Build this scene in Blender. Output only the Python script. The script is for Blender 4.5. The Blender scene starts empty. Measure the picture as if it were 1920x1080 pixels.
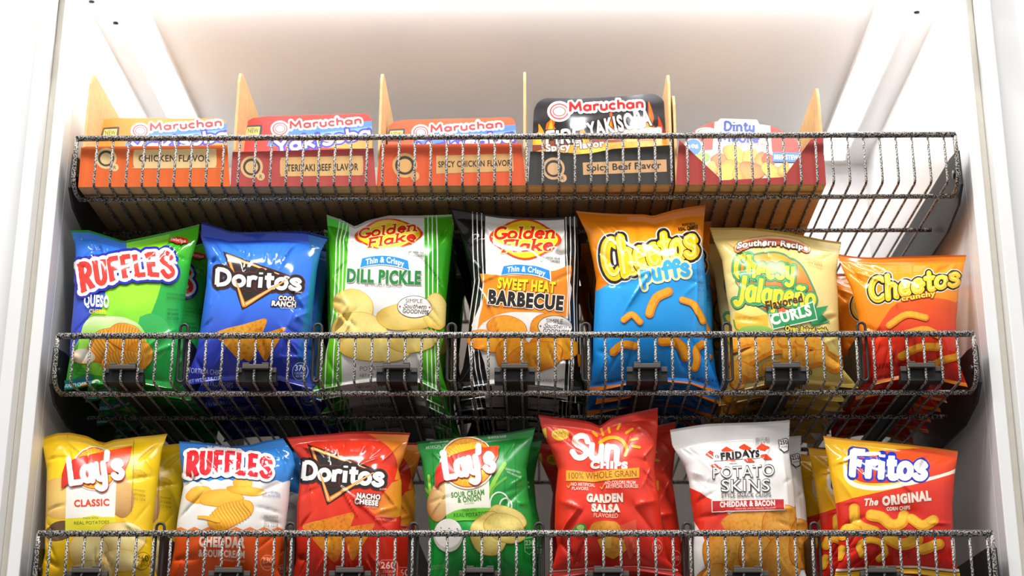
import bpy, bmesh, math, random
import numpy as np
from mathutils import Vector, Matrix, noise
from mathutils.geometry import tessellate_polygon

# ------------------------------------------------------------------ camera, light, exposure
SC = bpy.context.scene
COL = SC.collection
CAM = np.array([0.0, 0.0, 1.0])
FPX = 3050.0
_th, _yaw, _roll = math.radians(18.75), math.radians(1.0), math.radians(0.15)
FW = np.array([-math.sin(_yaw)*math.cos(_th), math.cos(_yaw)*math.cos(_th), math.sin(_th)])
RT = np.cross(FW, [0, 0, 1.0]); RT /= np.linalg.norm(RT)
UP = np.cross(RT, FW)
RT, UP = (math.cos(_roll)*RT + math.sin(_roll)*UP, math.cos(_roll)*UP - math.sin(_roll)*RT)

cam_data = bpy.data.cameras.new('camera')
cam = bpy.data.objects.new('camera', cam_data)
COL.objects.link(cam)
_m = Matrix.Identity(4)
for _i in range(3):
    _m[_i][0], _m[_i][1], _m[_i][2], _m[_i][3] = RT[_i], UP[_i], -FW[_i], CAM[_i]
cam.matrix_world = _m
cam_data.sensor_width = 36.0
cam_data.lens = FPX/1920*36.0
cam_data.clip_start = 0.05
cam_data.dof.use_dof = True
cam_data.dof.focus_distance = 2.12
cam_data.dof.aperture_fstop = 5.0
SC.camera = cam

world = bpy.data.worlds.new('room_light')
SC.world = world
world.use_nodes = True
_nt = world.node_tree
_bg = _nt.nodes['Background']
_tc = _nt.nodes.new('ShaderNodeTexCoord')
_sp = _nt.nodes.new('ShaderNodeSeparateXYZ'); _nt.links.new(_tc.outputs['Generated'], _sp.inputs['Vector'])
_rp = _nt.nodes.new('ShaderNodeValToRGB')           # a lit store: bright towards its ceiling, dim towards its floor
_rp.color_ramp.elements[0].position = 0.40; _rp.color_ramp.elements[0].color = (0.075, 0.076, 0.078, 1)
_rp.color_ramp.elements[1].position = 0.62; _rp.color_ramp.elements[1].color = (0.89, 0.89, 0.89, 1)
_mr = _nt.nodes.new('ShaderNodeMapRange'); _mr.inputs['From Min'].default_value = -1; _mr.inputs['From Max'].default_value = 1
_nt.links.new(_sp.outputs['Z'], _mr.inputs['Value']); _nt.links.new(_mr.outputs['Result'], _rp.inputs['Fac'])
_nt.links.new(_rp.outputs['Color'], _bg.inputs['Color'])
_bg.inputs['Strength'].default_value = 0.72

SC.view_settings.view_transform = 'Standard'
SC.view_settings.look = 'None'
SC.view_settings.gamma = 1.0
SC.view_settings.exposure = 0.36


def area(name, loc, target, sx, sy, power, colour=(1, 1, 1)):
    l = bpy.data.lights.new(name, 'AREA')
    l.shape = 'RECTANGLE'; l.size = sx; l.size_y = sy; l.energy = power; l.color = colour
    o = bpy.data.objects.new(name, l); COL.objects.link(o)
    o.location = loc
    d = Vector(target) - Vector(loc)
    o.rotation_euler = d.to_track_quat('-Z', 'Y').to_euler()
    return o


for _k in range(13):           # the LED points of the header lamp
    _x = -0.57+0.09*_k
    _l = area('header_led', (_x, 1.948, 2.094), (_x, 2.248, 2.134), 0.02, 0.02, 0.25, (0.97, 0.985, 1.0))
    _l.data.shape = 'DISK'
area('store_ceiling_light', (-0.25, 1.02, 3.50), (0, 2.0, 1.6), 2.4, 0.16, 66.0, (1.0, 0.98, 0.96))

# ------------------------------------------------------------------ geometry of the place (metres)
YF = 2.0                       # plane of the basket fronts
X0, X1 = -0.622, 0.556         # shelf ends
WL, WR = -0.645, 0.576         # cabinet side walls
YB = 2.66                      # cabinet back
ZC = 2.13                      # cabinet ceiling
FLOOR = {1: 1.8248, 2: 1.5528, 3: 1.2930}
RAIL = {1: 1.8935, 2: 1.6153, 3: 1.3589}


def ray(x, y):
    x = np.asarray(x, float); y = np.asarray(y, float)
    return (x-960)[..., None]*RT + (540-y)[..., None]*UP + FPX*FW


def at(x, y, p0, n):
    """where the sight line through (x, y) meets the plane p0, n"""
    d = ray(x, y)
    k = np.dot(np.asarray(p0)-CAM, n)/(d@np.asarray(n, float))
    return CAM + d*k[..., None]


def atY(x, y, Y):
    return at(x, y, (0, Y, 0), (0, 1.0, 0))


def proj(p):
    q = p-CAM; z = q@FW
    return np.stack([960+FPX*(q@RT)/z, 540-FPX*(q@UP)/z], -1)


# ------------------------------------------------------------------ materials
def srgb(h):
    h = h.lstrip('#')
    return np.array([((c/12.92) if c <= 0.04045 else ((c+0.055)/1.055)**2.4)
                     for c in (int(h[i:i+2], 16)/255 for i in (0, 2, 4))])


def new_mat(name):
    m = bpy.data.materials.new(name); m.use_nodes = True
    return m, m.node_tree, m.node_tree.nodes['Principled BSDF']


def plain(name, colour, rough=0.5, metal=0.0, noise_amt=0.0, noise_scale=60.0, bump=0.0, coat=0.0):
    m, nt, b = new_mat(name)
    c = srgb(colour) if isinstance(colour, str) else np.array(colour)
    b.inputs['Base Color'].default_value = (*c, 1)
    b.inputs['Roughness'].default_value = rough
    b.inputs['Metallic'].default_value = metal
    b.inputs['Coat Weight'].default_value = coat
    tc = nt.nodes.new('ShaderNodeTexCoord')
    n = nt.nodes.new('ShaderNodeTexNoise'); n.inputs['Scale'].default_value = noise_scale
    n.inputs['Detail'].default_value = 4
    nt.links.new(tc.outputs['Object'], n.inputs['Vector'])
    if noise_amt:
        r = nt.nodes.new('ShaderNodeValToRGB')
        r.color_ramp.elements[0].color = (*(c*(1-noise_amt)), 1)
        r.color_ramp.elements[1].color = (*np.clip(c*(1+noise_amt), 0, 1), 1)
        r.color_ramp.elements[0].position = 0.3; r.color_ramp.elements[1].position = 0.7
        nt.links.new(n.outputs['Fac'], r.inputs['Fac'])
        nt.links.new(r.outputs['Color'], b.inputs['Base Color'])
    if bump:
        bp = nt.nodes.new('ShaderNodeBump'); bp.inputs['Strength'].default_value = bump
        bp.inputs['Distance'].default_value = 0.002
        nt.links.new(n.outputs['Fac'], bp.inputs['Height'])
        nt.links.new(bp.outputs['Normal'], b.inputs['Normal'])
    return m


def print_mat(name, rough, coat=0.0, bump=0.0, bump_scale=40.0, spec=0.5):
    """printed surface: colour, metallic foil and speckle come from the print on the mesh"""
    m, nt, b = new_mat(name)
    L = nt.links.new
    a = nt.nodes.new('ShaderNodeAttribute'); a.attribute_name = 'print'
    g = nt.nodes.new('ShaderNodeAttribute'); g.attribute_name = 'finish'   # r: speckle, g: foil
    sx = nt.nodes.new('ShaderNodeSeparateColor'); L(g.outputs['Color'], sx.inputs['Color'])
    tc = nt.nodes.new('ShaderNodeTexCoord')
    n = nt.nodes.new('ShaderNodeTexNoise'); n.inputs['Scale'].default_value = 230; n.inputs['Detail'].default_value = 5
    L(tc.outputs['Object'], n.inputs['Vector'])
    r = nt.nodes.new('ShaderNodeValToRGB')
    r.color_ramp.elements[0].position = 0.33; r.color_ramp.elements[0].color = (0.66, 0.34, 0.12, 1)
    r.color_ramp.elements[1].position = 0.60; r.color_ramp.elements[1].color = (1.0, 1.0, 1.0, 1)
    e = r.color_ramp.elements.new(0.45); e.color = (0.95, 0.80, 0.55, 1)
    L(n.outputs['Fac'], r.inputs['Fac'])
    mx = nt.nodes.new('ShaderNodeMix'); mx.data_type = 'RGBA'; mx.blend_type = 'MULTIPLY'
    L(sx.outputs['Red'], mx.inputs['Factor']); L(a.outputs['Color'], mx.inputs['A']); L(r.outputs['Color'], mx.inputs['B'])
    L(mx.outputs['Result'], b.inputs['Base Color'])
    L(sx.outputs['Green'], b.inputs['Metallic'])
    b.inputs['Roughness'].default_value = rough
    b.inputs['Specular IOR Level'].default_value = spec
    b.inputs['Coat Weight'].default_value = coat
    b.inputs['Coat Roughness'].default_value = 0.08
    if bump:
        n2 = nt.nodes.new('ShaderNodeTexNoise'); n2.inputs['Scale'].default_value = bump_scale
        n2.inputs['Detail'].default_value = 2.5; n2.inputs['Distortion'].default_value = 0.6
        L(tc.outputs['Object'], n2.inputs['Vector'])
        bp = nt.nodes.new('ShaderNodeBump'); bp.inputs['Strength'].default_value = bump
        bp.inputs['Distance'].default_value = 0.006
        L(n2.outputs['Fac'], bp.inputs['Height']); L(bp.outputs['Normal'], b.inputs['Normal'])
        L(bp.outputs['Normal'], b.inputs['Coat Normal'])
    return m


def hammertone():
    m, nt, b = new_mat('hammered_black_paint')
    L = nt.links.new
    tc = nt.nodes.new('ShaderNodeTexCoord')
    n = nt.nodes.new('ShaderNodeTexNoise'); n.inputs['Scale'].default_value = 620; n.inputs['Detail'].default_value = 2
    L(tc.outputs['Object'], n.inputs['Vector'])
    r = nt.nodes.new('ShaderNodeValToRGB')
    r.color_ramp.elements[0].position = 0.49; r.color_ramp.elements[0].color = (0.010, 0.010, 0.011, 1)
    r.color_ramp.elements[1].position = 0.555; r.color_ramp.elements[1].color = (0.56, 0.52, 0.47, 1)
    L(n.outputs['Fac'], r.inputs['Fac']); L(r.outputs['Color'], b.inputs['Base Color'])
    b.inputs['Roughness'].default_value = 0.38
    bp = nt.nodes.new('ShaderNodeBump'); bp.inputs['Strength'].default_value = 0.3; bp.inputs['Distance'].default_value = 0.0008
    L(n.outputs['Fac'], bp.inputs['Height']); L(bp.outputs['Normal'], b.inputs['Normal'])
    return m


def led(name, strength):
    m, nt, b = new_mat(name)
    b.inputs['Base Color'].default_value = (0.9, 0.9, 0.9, 1)
    b.inputs['Emission Color'].default_value = (1, 1, 1, 1)
    b.inputs['Emission Strength'].default_value = strength
    return m


M = {}
M['film'] = print_mat('glossy_printed_film', 0.10, 0.0, 0.05, 26, 0.36)
M['satin'] = print_mat('satin_printed_film', 0.28, 0.0, 0.07, 26, 0.42)
M['carton'] = print_mat('printed_corrugated_card', 0.75, 0.0, 0.0)
M['sleeve'] = print_mat('glossy_printed_wrap', 0.07, 0.0, 0.02, 25)
M['wrap'] = print_mat('satin_printed_wrap', 0.42, 0.0, 0.02, 25, 0.35)
M['card'] = plain('brown_corrugated_card', '#d9b27c', 0.8, 0, 0.10, 90, 0.15)
M['wire'] = hammertone()
M['plate'] = plain('black_powder_coat', '#101012', 0.55, 0, 0.15, 200, 0.1)
M['plastic'] = plain('black_moulded_plastic', '#0b0b0c', 0.6, 0, 0.1, 120)
M['grey_plastic'] = plain('grey_moulded_plastic', '#4d4741', 0.55, 0, 0.06, 120)
M['smoke'] = plain('dark_grey_divider_plastic', '#262321', 0.45, 0, 0.08, 80)
M['white'] = plain('white_enamel', '#ecebea', 0.22, 0, 0.015, 6)
M['ceil'] = plain('white_gloss_enamel', '#f4f4f5', 0.18, 0, 0.02, 5, 0.02)
M['gasket'] = plain('beige_door_gasket', '#d9d3c6', 0.5, 0, 0.04, 40)
M['screw'] = plain('dark_screw_steel', '#3a3d40', 0.35, 0.8, 0.1, 300)
M['groundgrey'] = plain('grey_floor_tile', '#6f6c68', 0.4, 0, 0.08, 5)
M['led'] = led('led_diffuser', 9.0)
M['lens'] = led('led_lens', 6.0)
M['bowl'] = plain('black_tray_plastic', '#1b1b1d', 0.3, 0, 0.05, 60)
M['white_plastic'] = plain('white_tray_plastic', '#e8e4dc', 0.35, 0, 0.03, 60)


# ------------------------------------------------------------------ object helpers
def tag(o, label=None, cat=None, group=None, kind=None):
    for k, v in (('label', label), ('category', cat), ('group', group), ('kind', kind)):
        if v: o[k] = v
    return o


def empty(name, loc, label, cat, group=None):
    o = bpy.data.objects.new(name, None); COL.objects.link(o)
    o.empty_display_size = 0.02
    o.location = [float(v) for v in loc]
    return tag(o, label, cat, group)


def link_mesh(name, me, parent=None, origin=None):
    o = bpy.data.objects.new(name, me); COL.objects.link(o)
    if parent is not None:
        o.parent = parent
    if origin is not None:
        o.location = [float(v) for v in origin]
    return o


def from_bm(name, bm, mat, parent=None, smooth=False, origin=None):
    bmesh.ops.recalc_face_normals(bm, faces=bm.faces)
    me = bpy.data.meshes.new(name); bm.to_mesh(me); bm.free()
    for mm in (mat if isinstance(mat, (list, tuple)) else [mat]): me.materials.append(mm)
    if smooth:
        for p in me.polygons: p.use_smooth = True
    return link_mesh(name, me, parent, origin)


def copy_tree(o, parent=None):
    c = o.copy(); COL.objects.link(c)
    if parent is not None: c.parent = parent
    for ch in list(o.children): copy_tree(ch, c)
    return c


def box(bm, lo, hi, bevel=0.0):
    r = bmesh.ops.create_cube(bm, size=1)
    c = [(a+b)/2 for a, b in zip(lo, hi)]; s = [b-a for a, b in zip(lo, hi)]
    for v in r['verts']: v.co = Vector([v.co[i]*s[i]+c[i] for i in range(3)])
    if bevel:
        es = list({e for v in r['verts'] for e in v.link_edges})
        bmesh.ops.bevel(bm, geom=es, offset=bevel, segments=2, affect='EDGES', profile=0.5)


def prism(bm, poly, axis, a, b):
    """extrude a 2D outline along an axis from a to b"""
    def P(q, t):
        v = list(q); v.insert(axis, t); return v
    n = len(poly)
    v0 = [bm.verts.new(P(q, a)) for q in poly]; v1 = [bm.verts.new(P(q, b)) for q in poly]
    bm.faces.new(v0); bm.faces.new(v1[::-1])
    for i in range(n): bm.faces.new((v0[i], v1[i], v1[(i+1) % n], v0[(i+1) % n]))


def tube(bm, pts, r, n=8, closed=False, caps=True):
    pts = [Vector(p) for p in pts]; m = len(pts); rings = []
    prev = None
    for i, p in enumerate(pts):
        if closed: t = (pts[(i+1) % m]-pts[i-1])
        else: t = pts[min(i+1, m-1)]-pts[max(i-1, 0)]
        t.normalize()
        if prev is None:
            u = t.cross(Vector((1, 0, 0)))
            if u.length < 0.1: u = t.cross(Vector((0, 0, 1)))
        else: u = prev-t*prev.dot(t)
        u.normalize(); prev = u; w = t.cross(u)
        rings.append([bm.verts.new(p+(u*math.cos(2*math.pi*k/n)+w*math.sin(2*math.pi*k/n))*r) for k in range(n)])
    for i in range(m if closed else m-1):
        A, B = rings[i], rings[(i+1) % m]
        for k in range(n): bm.faces.new((A[k], A[(k+1) % n], B[(k+1) % n], B[k]))
    if caps and not closed:
        bm.faces.new(rings[0][::-1]); bm.faces.new(rings[-1])


# ------------------------------------------------------------------ lettering
_tcache = {}


def text_tris(s, bold=0.0, shear=0.0, spacing=1.0):
    """triangles of a line of lettering, normalised to its own box (0..1, 0..1, y down)"""
    key = (s, bold, shear, spacing)
    if key not in _tcache:
        cu = bpy.data.curves.new('lettering', 'FONT'); cu.body = s; cu.size = 1; cu.resolution_u = 3
        cu.offset = bold; cu.shear = shear; cu.space_character = spacing; cu.fill_mode = 'FRONT'
        ob = bpy.data.objects.new('lettering', cu); COL.objects.link(ob)
        me = bpy.data.meshes.new_from_object(ob.evaluated_get(bpy.context.evaluated_depsgraph_get()))
        me.calc_loop_triangles()
        v = np.empty(len(me.vertices)*3, np.float32); me.vertices.foreach_get('co', v); v = v.reshape(-1, 3)[:, :2]
        t = np.empty(len(me.loop_triangles)*3, np.int32); me.loop_triangles.foreach_get('vertices', t)
        T = v[t.reshape(-1, 3)].astype(float)
        bpy.data.objects.remove(ob); bpy.data.curves.remove(cu); bpy.data.meshes.remove(me)
        lo = T.reshape(-1, 2).min(0); hi = T.reshape(-1, 2).max(0)
        T = (T-lo)/(hi-lo); T[..., 1] = 1-T[..., 1]
        _tcache[key] = T
    return _tcache[key].copy()


def arcp(cx, cy, rx, ry, a0, a1, n=14):
    return [(cx+rx*math.cos(math.radians(a0+(a1-a0)*i/n)), cy+ry*math.sin(math.radians(a0+(a1-a0)*i/n))) for i in range(n+1)]


def smooth_line(p, n=5):
    p = [np.array(q, float) for q in p]; out = []
    q = [2*p[0]-p[1]]+p+[2*p[-1]-p[-2]]
    for i in range(1, len(q)-2):
        for k in range(n):
            t = k/n
            out.append(tuple(0.5*((2*q[i])+(q[i+1]-q[i-1])*t+(2*q[i-1]-5*q[i]+4*q[i+1]-q[i+2])*t*t+(3*q[i]-q[i-1]-3*q[i+1]+q[i+2])*t**3)))
    return out+[tuple(p[-1])]


S_UP = smooth_line([(.58, .72), (.50, .90), (.30, .92), (.13, .78), (.20, .60), (.44, .46), (.58, .28), (.46, .09), (.24, .07), (.08, .26)])
s_lo = smooth_line([(.44, .52), (.36, .63), (.22, .63), (.12, .53), (.20, .41), (.36, .32), (.44, .20), (.34, .07), (.18, .07), (.07, .17)])
# glyph: advance, strokes, slab serifs (x, y)
GL = {
 'A': (.78, [[(.08, .06), (.36, .94), (.66, .06)], [(.20, .34), (.54, .34)]], [(.08, .05), (.66, .05)]),
 'C': (.68, [arcp(.40, .5, .30, .42, 48, 312, 18)], []),
 'D': (.72, [[(.14, .08), (.14, .92)], [(.14, .92), (.30, .92)]+arcp(.30, .5, .32, .42, 90, -90, 14)+[(.14, .08)]], []),
 'E': (.60, [[(.14, .06), (.14, .94)], [(.14, .93), (.52, .93)], [(.14, .51), (.44, .51)], [(.14, .07), (.54, .07)]], [(.14, .93), (.14, .07)]),
 'F': (.58, [[(.14, .06), (.14, .94)], [(.14, .93), (.54, .93)], [(.14, .52), (.44, .52)]], [(.14, .93), (.16, .05)]),
 'G': (.72, [arcp(.40, .5, .31, .42, 50, 345, 18), [(.70, .40), (.44, .40)]], [(.62, .42)]),
 'I': (.28, [[(.14, .06), (.14, .94)]], [(.14, .93), (.14, .07)]),
 'J': (.55, [smooth_line([(.38, .92), (.40, .40), (.36, .02), (.20, -.10), (.06, .02)])], [(.34, .93)]),
 'L': (.58, [[(.14, .06), (.14, .94)], [(.14, .07), (.52, .07)]], [(.14, .93), (.12, .07)]),
 'M': (.92, [[(.12, .06), (.16, .92), (.44, .30), (.72, .92), (.78, .06)]], []),
 'R': (.66, [[(.14, .06), (.14, .94)], [(.14, .93), (.34, .93)]+arcp(.34, .71, .20, .22, 90, -90, 10)+[(.14, .49)], [(.30, .49), (.56, .06)]], [(.12, .93), (.14, .05), (.56, .05)]),
 'S': (.64, [S_UP], []),
 'U': (.66, [[(.13, .94), (.13, .36)]+arcp(.33, .30, .20, .23, 180, 360, 12)+[(.53, .94)]], [(.13, .93), (.53, .93)]),
 'T': (.62, [[(.31, .06), (.31, .94)], [(.06, .93), (.56, .93)]], []),
 'Y': (.66, [[(.08, .92), (.32, .5), (.58, .92)], [(.32, .5), (.32, .06)]], []),
 'P': (.62, [[(.14, .06), (.14, .94)], [(.14, .93), (.32, .93)]+arcp(.32, .70, .21, .23, 90, -90, 10)+[(.14, .47)]], []),
 'a': (.58, [arcp(.27, .33, .19, .25, 0, 360, 18), [(.47, .60), (.47, .06)]], [(.51, .05)]),
 'b': (.58, [[(.12, .95), (.12, .06)], arcp(.32, .33, .19, .25, 0, 360, 18)], [(.10, .94)]),
 'c': (.50, [arcp(.28, .34, .20, .26, 48, 312, 14)], []),
 'd': (.60, [arcp(.27, .33, .19, .25, 0, 360, 18), [(.47, .96), (.47, .06)]], [(.42, .95), (.51, .05)]),
 'e': (.54, [[(.10, .34), (.45, .37)]+arcp(.28, .34, .19, .26, 10, 318, 18)], []),
 'f': (.44, [smooth_line([(.50, .80), (.42, .93), (.28, .90), (.20, .74), (.20, .50), (.20, .06)]), [(.06, .60), (.42, .60)]], [(.22, .05)]),
 'h': (.58, [[(.12, .95), (.12, .06)], [(.12, .40)]+arcp(.29, .40, .17, .20, 180, 0, 10)+[(.46, .06)]], [(.10, .94), (.12, .05), (.48, .05)]),
 'i': (.26, [[(.13, .62), (.13, .06)], [(.13, .84), (.13, .88)]], [(.10, .60), (.13, .05)]),
 'k': (.58, [[(.12, .95), (.12, .06)], [(.48, .60), (.14, .28)], [(.24, .38), (.50, .06)]], [(.10, .94), (.12, .05), (.50, .05), (.46, .60)]),
 'l': (.27, [[(.13, .95), (.13, .06)]], [(.09, .94), (.14, .05)]),
 'm': (.84, [[(.12, .62), (.12, .06)], [(.12, .42)]+arcp(.26, .42, .14, .18, 180, 0, 8)+[(.40, .06)], [(.40, .42)]+arcp(.54, .42, .14, .18, 180, 0, 8)+[(.68, .06)]], []),
 'n': (.58, [[(.12, .62), (.12, .06)], [(.12, .40)]+arcp(.29, .40, .17, .20, 180, 0, 10)+[(.46, .06)]], [(.09, .60), (.12, .05), (.48, .05)]),
 'o': (.56, [arcp(.28, .34, .20, .26, 0, 360, 20)], []),
 'p': (.58, [[(.12, .62), (.12, -.26)], arcp(.32, .33, .19, .25, 0, 360, 18)], [(.09, .60), (.12, -.26)]),
 'r': (.44, [[(.12, .62), (.12, .06)], [(.12, .38)]+arcp(.30, .40, .17, .20, 170, 55, 7)], [(.09, .60), (.12, .05)]),
 's': (.50, [s_lo], []),
 't': (.42, [smooth_line([(.20, .86), (.20, .40), (.22, .12), (.32, .07), (.42, .12)]), [(.06, .62), (.38, .62)]], []),
 'u': (.58, [[(.12, .62), (.12, .28)]+arcp(.29, .25, .17, .20, 180, 360, 10)+[(.46, .62)], [(.46, .62), (.46, .06)]], [(.09, .60), (.43, .60)]),
 'y': (.56, [[(.12, .62), (.12, .30)]+arcp(.28, .27, .16, .19, 180, 360, 10)+[(.44, .62)], smooth_line([(.44, .62), (.44, .10), (.40, -.18), (.24, -.26), (.08, -.18)])], []),
 "'": (.20, [[(.12, .98), (.06, .76)]], []),
 'ñ': (.58, [[(.12, .62), (.12, .06)], [(.12, .40)]+arcp(.29, .40, .17, .20, 180, 0, 10)+[(.46, .06)], smooth_line([(.12, .80), (.22, .88), (.34, .80), (.46, .88)])], [(.09, .60), (.12, .05), (.48, .05)]),
 '!': (.3, [[(.15, .94), (.15, .3)], [(.15, .1), (.15, .06)]], []),
 ' ': (.30, [], []),
}


def disc_tris(c, r, n=10):
    a = np.linspace(0, 2*np.pi, n+1)
    p = np.stack([c[0]+r*np.cos(a), c[1]+r*np.sin(a)], -1)
    return np.stack([np.repeat([c], n, 0), p[:-1], p[1:]], 1)


def stroke_tris(pts, w, ends='round', n=10):
    """a pen line of width w as triangles; w may be a list"""
    P = np.asarray(pts, float); m = len(P); out = []
    W = np.broadcast_to(np.asarray(w, float), (m,))/2
    for i in range(m-1):
        d = P[i+1]-P[i]; l = np.hypot(*d)
        if l < 1e-6: continue
        d = d/l; q = np.array([-d[1], d[0]])
        a, b = P[i].copy(), P[i+1].copy()
        if ends == 'butt':
            if i == 0: a = a-d*W[0]*0.25
            if i == m-2: b = b+d*W[-1]*0.25
        A, B, C, D = a+q*W[i], a-q*W[i], b-q*W[i+1], b+q*W[i+1]
        out.append(np.array([[A, B, C], [A, C, D]]))
    lo, hi = (0, m) if ends == 'round' else (1, m-1)
    for i in range(lo, hi): out.append(disc_tris(P[i], W[i], n))
    return np.concatenate(out) if out else np.zeros((0, 3, 2))


def field_tris(paths, butt=False):
    """one clean outline for many overlapping pen strokes: paths = [(points, width per stroke)]"""
    allp = np.concatenate([p for p, _ in paths]); wm = max(w.max() if hasattr(w, 'max') else w for _, w in paths)
    lo = allp.min(0)-wm*.6-1.5; hi = allp.max(0)+wm*.6+1.5
    st = float(np.clip(wm*.11, .55, 1.4))
    nx, ny = int((hi[0]-lo[0])/st)+2, int((hi[1]-lo[1])/st)+2
    gx, gy = np.meshgrid(lo[0]+np.arange(nx)*st, lo[1]+np.arange(ny)*st, indexing='ij')
    F = np.full((nx, ny), 1e3)
    for P, w in paths:
        W = np.broadcast_to(np.asarray(w, float), (len(P),))/2
        for i in range(len(P)-1):
            a, b = P[i], P[i+1]; d = b-a; l2 = d@d
            if l2 < 1e-9: continue
            r = max(W[i], W[i+1])+2*st
            x0, x1 = sorted((a[0], b[0])); y0, y1 = sorted((a[1], b[1]))
            i0, i1 = max(0, int((x0-r-lo[0])/st)), min(nx, int((x1+r-lo[0])/st)+2)
            j0, j1 = max(0, int((y0-r-lo[1])/st)), min(ny, int((y1+r-lo[1])/st)+2)
            X, Y = gx[i0:i1, j0:j1]-a[0], gy[i0:i1, j0:j1]-a[1]
            u = (X*d[0]+Y*d[1])/l2; t = np.clip(u, 0, 1)
            ww = W[i]+(W[i+1]-W[i])*t
            f = np.hypot(X-t*d[0], Y-t*d[1])-ww
            if butt:
                l = math.sqrt(l2); e = .25
                if i == 0: f = np.maximum(np.where(u < 0, np.abs(X*d[1]-Y*d[0])/l-ww, f), -u*l-e*W[i])
                if i == len(P)-2: f = np.maximum(np.where(u > 1, np.abs(X*d[1]-Y*d[0])/l-ww, f), (u-1)*l-e*W[i+1])
            F[i0:i1, j0:j1] = np.minimum(F[i0:i1, j0:j1], f)
    V = np.stack([gx, gy, np.clip(F, -50, 50)], -1)
    a, b, c, d = V[:-1, :-1].reshape(-1, 3), V[1:, :-1].reshape(-1, 3), V[:-1, 1:].reshape(-1, 3), V[1:, 1:].reshape(-1, 3)
    T = np.concatenate([np.stack([a, b, c], 1), np.stack([d, c, b], 1)])
    S = T[..., 2] < 0; n = S.sum(1)
    out = [T[n == 3][..., :2]]
    for k in (1, 2):
        U, Q = T[n == k], S[n == k]
        if not len(U): continue
        j = (Q if k == 1 else ~Q).argmax(1); r = np.arange(len(U))
        A, B, C = U[r, j], U[r, (j+1) % 3], U[r, (j+2) % 3]
        AB = A+(B-A)*(A[:, 2]/(A[:, 2]-B[:, 2]))[:, None]; AC = A+(C-A)*(A[:, 2]/(A[:, 2]-C[:, 2]))[:, None]
        if k == 1: out.append(np.stack([A, AB, AC], 1)[..., :2])
        else: out += [np.stack([AB, B, C], 1)[..., :2], np.stack([AB, C, AC], 1)[..., :2]]
    return np.concatenate(out)


def glyph_lines(s, track=0.0):
    x = 0; lines = []; slabs = []
    for ch in s:
        adv, st, sl = GL[ch]
        for l in st: lines.append([(x+p[0], p[1]) for p in l])
        for q in sl: slabs.append((x+q[0], q[1]))
        x += adv+track
    return lines, slabs, x-track


# ------------------------------------------------------------------ triangle cutting
def split(T, q, max_iter=12):
    """cut triangles so that none crosses an integer of q; T (n,3,k), q: (n,3) function of T"""
    done = []
    for _ in range(max_iter):
        if not len(T): break
        Q = q(T)
        lo = np.floor(Q.min(1)+1e-6); hi = np.ceil(Q.max(1)-1e-6)
        need = (hi-lo) > 1
        done.append(T[~need]); T = T[need]
        if not len(T): break
        Q = Q[need]; c = np.floor((lo[need]+hi[need])/2)
        S = Q > c[:, None]
        cnt = S.sum(1)
        lone = np.where(cnt[:, None] == 1, S, ~S)
        bad = (cnt == 0) | (cnt == 3)
        k = lone.argmax(1)
        r = np.arange(len(T))
        A, B, C = T[r, k], T[r, (k+1) % 3], T[r, (k+2) % 3]
        qa, qb, qc = Q[r, k], Q[r, (k+1) % 3], Q[r, (k+2) % 3]
        with np.errstate(all='ignore'):
            tb = np.clip((c-qa)/(qb-qa), 0, 1)[:, None]; tc = np.clip((c-qa)/(qc-qa), 0, 1)[:, None]
        tb = np.nan_to_num(tb); tc = np.nan_to_num(tc)
        AB = A+(B-A)*tb; AC = A+(C-A)*tc
        new = np.concatenate([np.stack([A, AB, AC], 1)[~bad], np.stack([AB, B, C], 1)[~bad], np.stack([AB, C, AC], 1)[~bad]])
        done.append(T[bad]); T = new
    if len(T): done.append(T)
    T = np.concatenate(done) if done else T
    e1 = T[:, 1, :2]-T[:, 0, :2]; e2 = T[:, 2, :2]-T[:, 0, :2]
    return T[np.abs(e1[:, 0]*e2[:, 1]-e1[:, 1]*e2[:, 0]) > 1e-9]


def poly_tris(pts):
    t = tessellate_polygon([[Vector((p[0], p[1], 0)) for p in pts]])
    P = np.asarray(pts, float)
    return P[np.array(t, int).reshape(-1, 3)]


def rotate(T, cx, cy, deg):
    if not deg: return T
    c, s = math.cos(math.radians(deg)), math.sin(math.radians(deg))
    x, y = T[..., 0]-cx, T[..., 1]-cy
    return np.stack([cx+x*c-y*s, cy+x*s+y*c], -1)


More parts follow.
